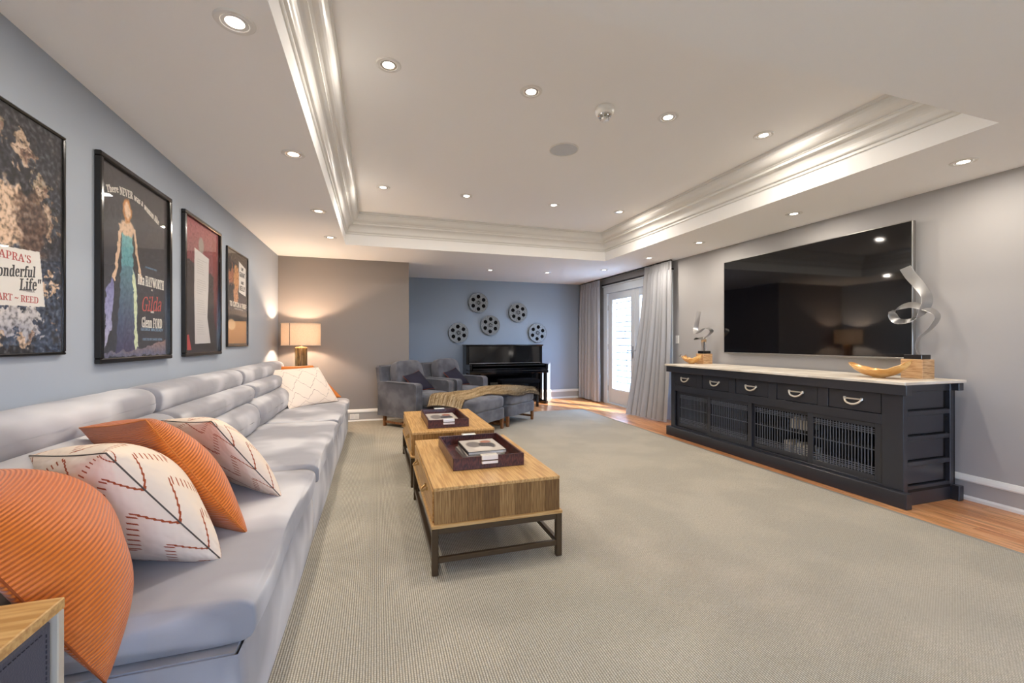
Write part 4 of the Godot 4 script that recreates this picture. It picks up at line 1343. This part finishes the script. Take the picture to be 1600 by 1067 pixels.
# ---------------------------------------------------------------- piano, bench, film reels
func build_piano() -> void:
	var t := thing("piano", "black gloss upright piano against the daylight tinted recess wall", "piano", Vector3(2.38, 0, -8.1))
	var P: Material = M.piano_black
	var x0 := 1.62
	var x1 := 3.16
	wpart("case_side", Geo.new().ab(x0, x0 + 0.05, 0, 1.115, -8.33, -7.98, 0.006), P, t)
	wpart("case_side", Geo.new().ab(x1 - 0.05, x1, 0, 1.115, -8.33, -7.98, 0.006), P, t)
	wpart("back_panel", Geo.new().ab(x0 + 0.05, x1 - 0.05, 0.05, 1.115, -8.33, -8.29), P, t)
	wpart("lid", Geo.new().ab(x0 - 0.012, x1 + 0.012, 1.115, 1.14, -8.335, -7.955, 0.006), P, t)
	var up := Geo.new().box(Vector3((x0 + x1) / 2, 0.945, -7.985), Vector3(x1 - x0 - 0.10, 0.335, 0.022), 0.004, Basis(Vector3(1, 0, 0), -0.10))
	wpart("music_panel", up, P, t)
	wpart("lower_panel", Geo.new().ab(x0 + 0.05, x1 - 0.05, 0.1, 0.62, -8.06, -8.03, 0.003), P, t)
	wpart("bottom_board", Geo.new().ab(x0 + 0.05, x1 - 0.05, 0.0, 0.1, -8.29, -8.0, 0.004), P, t)
	# key bed with cheeks, fallboard and key slip
	wpart("key_bed", Geo.new().ab(x0, x1, 0.60, 0.655, -8.0, -7.66, 0.006), P, t)
	for e in [x0, x1 - 0.055]:
		wpart("cheek", Geo.new().ab(e, e + 0.055, 0.655, 0.775, -8.0, -7.665, 0.012), P, t)
	wpart("key_slip", Geo.new().ab(x0 + 0.055, x1 - 0.055, 0.655, 0.70, -7.70, -7.672, 0.004), P, t)
	wpart("fallboard", Geo.new().ab(x0 + 0.055, x1 - 0.055, 0.735, 0.76, -7.99, -7.69, 0.008), P, t)
	wpart("hinge_strip", Geo.new().ab(x0 + 0.05, x1 - 0.05, 0.775, 0.787, -7.968, -7.955, 0.002), M.chrome, t)
	for e in [x0 + 0.01, x1 - 0.065]:
		wpart("leg", Geo.new().ab(e, e + 0.055, 0.06, 0.60, -7.76, -7.70, 0.006), P, t)
		wpart("toe_block", Geo.new().ab(e, e + 0.055, 0.0, 0.06, -8.0, -7.66, 0.006), P, t)
	for k in 3:
		var px := (x0 + x1) / 2 + (k - 1) * 0.07
		wpart("pedal", Geo.new().ab(px - 0.016, px + 0.016, 0.05, 0.062, -8.0, -7.90, 0.005), M.brass, t)
	var b := thing("piano_bench", "black upholstered piano bench pushed under the keyboard", "bench", Vector3(2.5, 0, -7.55))
	wpart("seat", cushion(Vector3(2.5, 0.475, -7.52), Vector3(0.74, 0.07, 0.33), 0.15, 0.006), M.reel_dark, b)
	wpart("apron", Geo.new().ab(2.15, 2.85, 0.37, 0.445, -7.67, -7.37, 0.004), P, b)
	for px in [2.15, 2.805]:
		for pz in [-7.67, -7.415]:
			wpart("leg", Geo.new().ab(px, px + 0.045, 0.0, 0.38, pz, pz + 0.045, 0.004), P, b)
	var where := [[1.93, 1.967, "film reel on the recess wall, the highest of the five"], [2.76, 1.79, "film reel on the recess wall, upper right above the piano"], [2.175, 1.525, "film reel at the centre of the five on the recess wall"], [1.53, 1.37, "film reel on the recess wall, lowest on the left above the armchairs"], [3.185, 1.378, "film reel on the recess wall, lowest on the right near the curtain"]]
	var proto: Node3D = null
	for k in 5:
		var o: Node3D
		if k == 0:
			o = film_reel()
			proto = o
		else:
			o = proto.duplicate()
			o.name = numbered("film_reel")
			add_child(o, true)
		o.position = Vector3(where[k][0], where[k][1], ZB)
		o.rotation.z = [0.0, 0.15, -0.05, 0.1, -0.12][k]
		tag(o, "grey metal " + where[k][2])

func film_reel() -> Node3D:
	var o := thing("film_reel", "grey metal film reel", "film reel", Vector3.ZERO, 0, "film reels on the recess wall")
	var R := 0.195
	var flange := func(z: float, th: float) -> Geo:
		var g := Geo.new()
		for s in 6:
			var a0 := s * TAU / 6 + PI / 6
			var hc := Vector2(cos(a0), sin(a0)) * 0.122
			var hr := 0.038
			var inner := []
			var outer := []
			for i in 49:
				var d := Vector2(cos(i * TAU / 48), sin(i * TAU / 48))
				var far := 9.0
				var bb := hc.dot(d)
				far = -bb + sqrt(bb * bb - hc.length_squared() + R * R)
				var disc := bb * bb - hc.length_squared() + 0.05 * 0.05
				if disc > 0.0 and -bb - sqrt(disc) > 0.0:
					far = minf(far, -bb - sqrt(disc))
				for e in [-1, 1]:
					var an: float = a0 + e * PI / 6
					var nn: Vector2 = Vector2(-sin(an), cos(an)) * e
					var den := d.dot(nn)
					if den > 1e-5:
						far = minf(far, -hc.dot(nn) / den)
				inner.append(hc + d * hr)
				outer.append(hc + d * far)
			for i in 48:
				for zz in [z, z + th]:
					g.quad(Vector3(inner[i].x, inner[i].y, zz), Vector3(inner[i + 1].x, inner[i + 1].y, zz), Vector3(outer[i + 1].x, outer[i + 1].y, zz), Vector3(outer[i].x, outer[i].y, zz), Vector3(0, 0, 1 if zz > z else -1))
				g.quad(Vector3(inner[i].x, inner[i].y, z), Vector3(inner[i + 1].x, inner[i + 1].y, z), Vector3(inner[i + 1].x, inner[i + 1].y, z + th), Vector3(inner[i].x, inner[i].y, z + th), Vector3(hc.x - inner[i].x, hc.y - inner[i].y, 0))
		return g
	var T := Transform3D(Basis(Vector3(1, 0, 0), PI / 2), Vector3.ZERO)
	part("flange", flange.call(0.045, 0.004), M.reel_metal, o)
	part("rear_flange", flange.call(0.002, 0.004), M.reel_metal, o)
	part("rim", Geo.new().lathe([Vector2(R - 0.004, 0.042), Vector2(R + 0.002, 0.043), Vector2(R + 0.003, 0.049), Vector2(R - 0.002, 0.051), Vector2(R - 0.006, 0.049)], 64, T), M.reel_metal, o)
	part("film_core", Geo.new().lathe([Vector2(0, 0.04), Vector2(0.17, 0.04), Vector2(0.17, 0.0), Vector2(0, 0.0)], 48, T), M.reel_dark, o)
	part("hub", Geo.new().lathe([Vector2(0.052, 0.048), Vector2(0.05, 0.054), Vector2(0.044, 0.054), Vector2(0.042, 0.05)], 40, T).lathe([Vector2(0.018, 0.043), Vector2(0.018, 0.053), Vector2(0.010, 0.054), Vector2(0.008, 0.045)], 24, T), M.reel_metal, o)
	var sp := Geo.new()
	for k in 6:
		var a := k * TAU / 6
		sp.box(Vector3(cos(a) * 0.03, sin(a) * 0.03, 0.047), Vector3(0.03, 0.011, 0.006), 0.001, Basis(Vector3(0, 0, 1), a))
	part("hub_spokes", sp, M.reel_metal, o)
	return o

# ---------------------------------------------------------------- table lamp on a small table behind the sofa
func build_lamp() -> void:
	var c := Vector3(-0.975, 0.61, -6.42)
	var e := thing("end_table", "small dark end table in the corner behind the sofa, carrying the lamp", "end table", Vector3(c.x, 0, c.z))
	wpart("top", Geo.new().ab(-1.26, -0.70, 0.585, 0.61, -6.68, -6.12, 0.004), M.bronze, e)
	for px in [-1.25, -0.74]:
		for pz in [-6.67, -6.16]:
			wpart("leg", Geo.new().ab(px, px + 0.03, 0.012, 0.585, pz, pz + 0.03, 0.003), M.bronze, e)
	var t := thing("table_lamp", "table lamp with a linen drum shade and thick brass coloured column, glowing in the corner", "table lamp", c)
	part("base", Geo.new().lathe([Vector2(0, 0.0), Vector2(0.085, 0.0), Vector2(0.085, 0.02), Vector2(0.077, 0.025), Vector2(0.077, 0.50), Vector2(0.07, 0.515), Vector2(0.02, 0.52), Vector2(0.012, 0.53), Vector2(0.012, 0.60), Vector2(0.0, 0.60)], 40), M.lamp_base, t)
	var yb := 0.535
	var yt := 0.835
	var sh := Geo.new()
	sh.surf(func(a: float, k: float) -> Vector3: return Vector3(0.243 * cos(a * TAU), lerpf(yb, yt, k), 0.243 * sin(a * TAU)), 64, 1, true)
	part("shade", sh, M.lamp_linen, t)
	part("shade_rim", Geo.new().lathe([Vector2(0.240, yb), Vector2(0.247, yb), Vector2(0.247, yb + 0.008), Vector2(0.244, yb + 0.009)], 64).lathe([Vector2(0.244, yt - 0.009), Vector2(0.247, yt - 0.008), Vector2(0.247, yt), Vector2(0.240, yt)], 64), M.lamp_linen, t)
	var a := 2.0
	part("shade_seam", Geo.new().tube([Vector3(0.245 * cos(a), yb + 0.005, 0.245 * sin(a)), Vector3(0.245 * cos(a), yt - 0.005, 0.245 * sin(a))], 0.0035, 6), M.piping_dark, t)
	var sp := Geo.new()
	for k in 3:
		var q := k * TAU / 3
		sp.tube([Vector3(0, yb + 0.03, 0), Vector3(0.24 * cos(q), yb + 0.03, 0.24 * sin(q))], 0.003, 6)
	part("spider", sp, M.steel, t)
	part("bulb", Geo.new().lathe([Vector2(0.0, 0.605), Vector2(0.014, 0.605), Vector2(0.016, 0.63), Vector2(0.032, 0.665), Vector2(0.034, 0.69), Vector2(0.022, 0.718), Vector2(0, 0.725)], 24), M.bulb_glow, t)
	var l := OmniLight3D.new()
	l.name = "bulb_source"
	l.light_color = Color(1.0, 0.87, 0.74)
	l.light_energy = LAMP_E
	l.light_size = 0.03
	l.omni_range = 14.0
	l.omni_attenuation = 2.0
	l.shadow_enabled = true
	l.position.y = 0.685
	t.add_child(l)

const LAMP_E := 0.6

# ---------------------------------------------------------------- framed posters
func letters(s: String, h: float, font: String, m: Material, parent: Node3D, at: Vector3, wide := 0.0, bold := false, called := "lettering", italic := 0.0, turn := 0.0) -> void:
	var f := SystemFont.new()
	f.font_names = PackedStringArray([font])
	if bold: f.font_weight = 700
	var tm := TextMesh.new()
	tm.text = s
	tm.font = f
	tm.font_size = 64
	tm.pixel_size = 0.01
	tm.depth = 0.001
	tm.curve_step = 2.0
	var o := MeshInstance3D.new()
	o.name = called
	o.mesh = tm
	o.material_override = m
	parent.add_child(o, true)
	var bx := tm.get_aabb()
	var k := h / 0.46
	var kx := k if wide <= 0.0 else wide / maxf(0.01, bx.size.x)
	o.transform = Transform3D(Basis(Vector3.UP, PI / 2), at) * Transform3D(Basis(Vector3(0, 0, 1), turn), Vector3.ZERO) * Transform3D(Basis(Vector3(kx, 0, 0), Vector3(italic * k, k, 0), Vector3(0, 0, 1)), Vector3.ZERO)

# frame in own axes: x out of the wall, z = -right, origin at the lower middle of the back
func frame(label: String, zl: float, zr: float, y0: float, y1: float, fw: float, fm: Material, art: Image, depth := 0.022) -> Node3D:
	var w := zl - zr
	var h := y1 - y0
	var o := thing("framed_poster", label, "poster", Vector3(XL, y0, (zl + zr) / 2), 0, "framed posters on the left wall")
	var x1 := depth
	var fr := Geo.new()
	fr.ab(0.0, x1, 0, fw, -w / 2, w / 2, 0.004).ab(0.0, x1, h - fw, h, -w / 2, w / 2, 0.004)
	fr.ab(0.0, x1, fw, h - fw, -w / 2, -w / 2 + fw, 0.004).ab(0.0, x1, fw, h - fw, w / 2 - fw, w / 2, 0.004)
	part("frame", fr, fm, o)
	var mt := mat("print_" + str(zl), Color.WHITE, 0.7, 0, 0.15)
	mt.albedo_texture = ImageTexture.create_from_image(art)
	var g := Geo.new()
	g.pic(Vector3(0.006, fw, w / 2 - fw), Vector3(0.006, fw, -w / 2 + fw), Vector3(0.006, h - fw, -w / 2 + fw), Vector3(0.006, h - fw, w / 2 - fw), Vector3(1, 0, 0))
	part("print", g, mt, o)
	part("backing", Geo.new().ab(0.001, 0.005, 0.004, h - 0.004, -w / 2 + 0.004, w / 2 - 0.004), M.black_gap, o)
	part("glass_pane", Geo.new().ab(0.0105, 0.0125, fw - 0.002, h - fw + 0.002, -w / 2 + fw - 0.002, w / 2 - fw + 0.002), M.picture_glass, o)
	return o

func art_base(w: int, h: int, a: Color, b: Color) -> Image:
	var im := Image.create(w, h, false, Image.FORMAT_RGB8)
	for y in h:
		var c := a.lerp(b, float(y) / h)
		for x in w:
			im.set_pixel(x, y, c)
	return im

func build_posters() -> void:
	var P := func(a: Array) -> PackedVector2Array:
		var r := PackedVector2Array()
		for i in range(0, a.size(), 2): r.append(Vector2(a[i], a[i + 1]))
		return r
	var skin := rgb(214, 182, 152)
	# 1: a dark crowd scene with a white card of lettering
	var a1 := art_base(300, 384, rgb(42, 42, 48), rgb(44, 58, 82))
	var r := RandomNumberGenerator.new()
	r.seed = 5
	for k in 60:
		blob(a1, r.randf_range(0, 300), r.randf_range(0, 384), r.randf_range(3, 14), r.randf_range(2, 9), rgb(22, 24, 34).lerp(rgb(120, 104, 96), r.randf() * 0.5))
	for q in [[60, 60, 26, 34, 0], [150, 40, 24, 30, 1], [214, 56, 22, 30, 0], [250, 110, 18, 24, 1], [272, 160, 18, 26, 0], [40, 330, 18, 26, 1], [116, 336, 22, 30, 0], [166, 344, 18, 26, 1], [220, 352, 16, 22, 0]]:
		blob(a1, q[0], q[1] + q[3] * 1.4, q[2] * 1.7, q[3] * 0.8, rgb(26, 28, 38), 0.2)
		blob(a1, q[0] + 2, q[1] - q[3] * 0.3, q[2] * 1.12, q[3] * 0.95, rgb(34, 30, 32), 0.15)
		blob(a1, q[0], q[1], q[2], q[3], skin.darkened(0.12), 0.15)
		blob(a1, q[0] - q[2] * 0.3, q[1] - q[3] * 0.1, q[2] * 0.5, q[3] * 0.7, skin.lightened(0.15), 0.7)
		blob(a1, q[0] + q[2] * 0.5, q[1] + q[3] * 0.1, q[2] * 0.45, q[3] * 0.8, rgb(120, 88, 74), 0.8)
		blob(a1, q[0] - q[2] * 0.1, q[1] - q[3] * 0.15, q[2] * 0.7, q[3] * 0.1, rgb(86, 62, 54), 0.8)
		if q[4]:
			blob(a1, q[0], q[1] - q[3] * 0.55, q[2] * 1.5, q[3] * 0.18, rgb(150, 132, 110), 0.2)
			blob(a1, q[0], q[1] - q[3] * 0.85, q[2] * 0.9, q[3] * 0.4, rgb(170, 150, 126), 0.3)
	for k in 40:
		blob(a1, r.randf_range(120, 300), r.randf_range(190, 384), r.randf_range(1, 7), r.randf_range(1, 2.5), rgb(206, 196, 186).lerp(rgb(120, 90, 76), r.randf()))
	blob(a1, 110, 150, 56, 66, skin, 0.2)
	blob(a1, 92, 100, 62, 40, rgb(24, 22, 26))
	blob(a1, 190, 168, 52, 60, rgb(222, 190, 160), 0.2)
	blob(a1, 232, 172, 40, 72, rgb(92, 66, 52), 0.4)
	blob(a1, 276, 262, 18, 9, skin)
	blob(a1, 280, 280, 18, 9, skin)
	patch(a1, P.call([130, 312, 240, 306, 252, 350, 150, 358]), rgb(206, 200, 196), rgb(150, 150, 160))
	warp(a1, 26.0, 0.45)
	patch(a1, P.call([70, 226, 250, 214, 262, 306, 76, 314]), rgb(222, 218, 210))
	var p1 := frame("largest framed poster at the left picture edge, crowded dark scene with white card", -1.64, -2.41, 1.142, 2.102, 0.012, M.frame_black, a1, 0.02)
	var x := 0.0066
	var zo := 0.385
	letters("CAPRA'S", 0.030, "Droid Serif", M.ink_red, p1, Vector3(x, 0.385, -0.11), 0.18)
	letters("\"It's a Wonderful", 0.042, "Droid Serif", M.ink_black, p1, Vector3(x, 0.32, -0.045), 0.36, true, "lettering", 0.2, 0.1)
	letters("Life\"", 0.046, "Droid Serif", M.ink_black, p1, Vector3(x, 0.285, -0.20), 0.11, true, "lettering", 0.2, 0.1)
	letters("DONNA", 0.013, "Droid Serif", M.ink_grey, p1, Vector3(x, 0.262, -0.19), 0.06)
	letters("STEWART ~ REED", 0.026, "Droid Serif", M.ink_red, p1, Vector3(x, 0.226, -0.09), 0.30)
	# 2: standing figure in a long gown on charcoal
	var a2 := art_base(300, 400, rgb(74, 70, 70), rgb(44, 46, 56))
	patch(a2, P.call([20, 392, 110, 372, 160, 384, 292, 362, 296, 398, 20, 398]), rgb(150, 120, 110), rgb(96, 100, 128))
	patch(a2, P.call([84, 190, 128, 190, 152, 250, 150, 330, 158, 382, 60, 388, 72, 300]), rgb(90, 130, 140), rgb(62, 58, 92))
	patch(a2, P.call([128, 200, 150, 250, 148, 330, 156, 380, 138, 384, 136, 300]), rgb(204, 214, 176))
	patch(a2, P.call([86, 128, 130, 128, 132, 200, 82, 200]), rgb(112, 172, 174), rgb(96, 150, 158))
	blob(a2, 108, 116, 30, 20, skin)
	patch(a2, P.call([74, 112, 88, 118, 70, 200, 58, 240, 50, 236, 62, 190]), skin)
	patch(a2, P.call([130, 112, 142, 112, 158, 180, 172, 226, 164, 230, 148, 184]), skin)
	blob(a2, 106, 78, 22, 28, rgb(190, 128, 70))
	blob(a2, 107, 78, 14, 20, rgb(224, 192, 160))
	patch(a2, P.call([24, 260, 50, 236, 56, 244, 44, 340, 20, 380]), rgb(120, 120, 168), rgb(180, 180, 206))
	warp(a2, 7.0, 0.13)
	var p2 := frame("tall black framed poster with a woman in a teal gown, second from the left", -2.64, -3.42, 1.088, 2.152, 0.026, M.frame_black, a2, 0.03)
	letters("There", 0.036, "Droid Serif", M.ink_white, p2, Vector3(x, 0.915, 0.245), 0.11, true, "lettering", 0.0, 0.28)
	letters("NEVER", 0.042, "Droid Serif", M.ink_white, p2, Vector3(x, 0.935, 0.115), 0.13, true, "lettering", 0.0, 0.10)
	letters("was a", 0.036, "Droid Serif", M.ink_white, p2, Vector3(x, 0.935, -0.015), 0.10, true, "lettering", 0.0, -0.08)
	letters("woman like", 0.036, "Droid Serif", M.ink_white, p2, Vector3(x, 0.895, -0.17), 0.19, true, "lettering", 0.0, -0.28)
	letters("COLUMBIA PICTURES", 0.010, "Droid Sans", M.ink_blue, p2, Vector3(x, 0.56, -0.16), 0.14)
	letters("Rita HAYWORTH", 0.060, "Droid Serif", M.ink_white, p2, Vector3(x, 0.475, -0.165), 0.32, true)
	letters("as", 0.014, "Droid Serif", M.ink_white, p2, Vector3(x, 0.43, -0.17))
	letters("Gilda", 0.085, "Droid Serif", M.ink_red, p2, Vector3(x, 0.34, -0.175), 0.24, false, "lettering", 0.3, 0.06)
	letters("with", 0.014, "Droid Serif", M.ink_white, p2, Vector3(x, 0.295, -0.175))
	letters("Glenn FORD", 0.060, "Droid Serif", M.ink_white, p2, Vector3(x, 0.225, -0.175), 0.25, true)
	letters("GEORGE MACREADY", 0.018, "Droid Sans", M.ink_blue, p2, Vector3(x, 0.185, -0.175), 0.27)
	letters("DIRECTED BY CHARLES VIDOR", 0.014, "Droid Sans", M.ink_blue, p2, Vector3(x, 0.125, -0.18), 0.24)
	# 3: a long white sheet on red and black
	var a3 := art_base(300, 400, rgb(168, 84, 88), rgb(34, 30, 36))
	patch(a3, P.call([8, 120, 292, 150, 292, 392, 8, 392]), rgb(60, 50, 52), rgb(24, 22, 28))
	patch(a3, P.call([240, 20, 292, 30, 292, 330, 262, 300]), rgb(150, 60, 58), rgb(70, 26, 30))
	warp(a3, 10.0, 0.2)
	blob(a3, 140, 66, 26, 30, rgb(150, 140, 134))
	patch(a3, P.call([84, 82, 210, 96, 206, 190, 196, 290, 226, 372, 88, 374, 82, 220]), rgb(214, 210, 206), rgb(190, 186, 184))
	for k in 34:
		var yy := 112 + k * 7
		for xx in range(104, 190 - (k * 37) % 40):
			if (xx * 7 + k * 13) % 11 > 2 and k % 9 < 7:
				a3.set_pixel(xx, yy, rgb(150, 146, 144))
	patch(a3, P.call([10, 350, 40, 346, 60, 392, 10, 392]), rgb(170, 60, 60))
	frame("black framed poster of a long white sheet on red, third from the left", -3.63, -4.385, 1.09, 2.152, 0.026, M.frame_black, a3, 0.03)
	# 4: two close figures, a white card, warm lower half
	var a4 := art_base(280, 400, rgb(92, 78, 66), rgb(30, 30, 34))
	patch(a4, P.call([8, 30, 272, 60, 272, 250, 8, 250]), rgb(52, 46, 46), rgb(62, 62, 68))
	blob(a4, 52, 96, 38, 56, rgb(170, 104, 74))
	blob(a4, 30, 66, 40, 26, rgb(34, 28, 28))
	blob(a4, 124, 112, 44, 70, rgb(206, 146, 92))
	patch(a4, P.call([14, 150, 80, 140, 86, 230, 14, 240]), rgb(30, 32, 40))
	patch(a4, P.call([86, 160, 140, 150, 150, 214, 90, 220]), rgb(196, 138, 98))
	warp(a4, 16.0, 0.3)
	patch(a4, P.call([160, 30, 262, 48, 262, 176, 160, 166]), rgb(230, 226, 220))
	patch(a4, P.call([10, 300, 270, 290, 270, 392, 10, 392]), rgb(190, 142, 92), rgb(150, 104, 64))
	blob(a4, 60, 312, 60, 26, rgb(206, 170, 130))
	var p4 := frame("smallest framed poster, farthest along the wall by the lamp, with a white lettered card", -4.58, -5.255, 1.149, 2.092, 0.014, M.frame_black, a4, 0.02)
	letters("CARY", 0.030, "Droid Sans", M.ink_black, p4, Vector3(x, 0.795, -0.155), 0.08, true)
	letters("GRANT", 0.050, "Droid Sans", M.ink_black, p4, Vector3(x, 0.735, -0.155), 0.19, true)
	letters("GRACE", 0.030, "Droid Sans", M.ink_black, p4, Vector3(x, 0.655, -0.16), 0.09, true)
	letters("KELLY", 0.050, "Droid Sans", M.ink_black, p4, Vector3(x, 0.595, -0.16), 0.18, true)
	letters("TO CATCH A THIEF", 0.050, "Droid Sans", M.ink_white, p4, Vector3(x, 0.415, -0.03), 0.54, true)
	letters("FILMED IN TECHNICOLOR", 0.014, "Droid Sans", M.ink_grey, p4, Vector3(x, 0.375, -0.04), 0.28)

func build_small_fittings() -> void:
	var o := thing("wall_outlet", "white double wall outlet set in the baseboard by the sofa's far end", "outlet", Vector3(-0.31, 0.045, ZS + 0.016))
	part("plate", Geo.new().ab(-0.065, 0.065, 0.0, 0.078, 0, 0.007, 0.002), M.plastic_white, o)
	for k in [-0.028, 0.028]:
		part("socket", Geo.new().ab(k - 0.018, k + 0.018, 0.016, 0.062, 0.006, 0.009, 0.001), M.trim, o)
	var s := thing("light_switch", "white wall switch on the right wall beside the right hand curtain", "light switch", Vector3(XR, 1.17, -5.36))
	part("plate", Geo.new().ab(-0.008, 0, 0, 0.12, -0.037, 0.037, 0.002), M.plastic_white, s)
	part("rocker", Geo.new().ab(-0.012, -0.007, 0.03, 0.09, -0.017, 0.017, 0.001), M.trim, s)
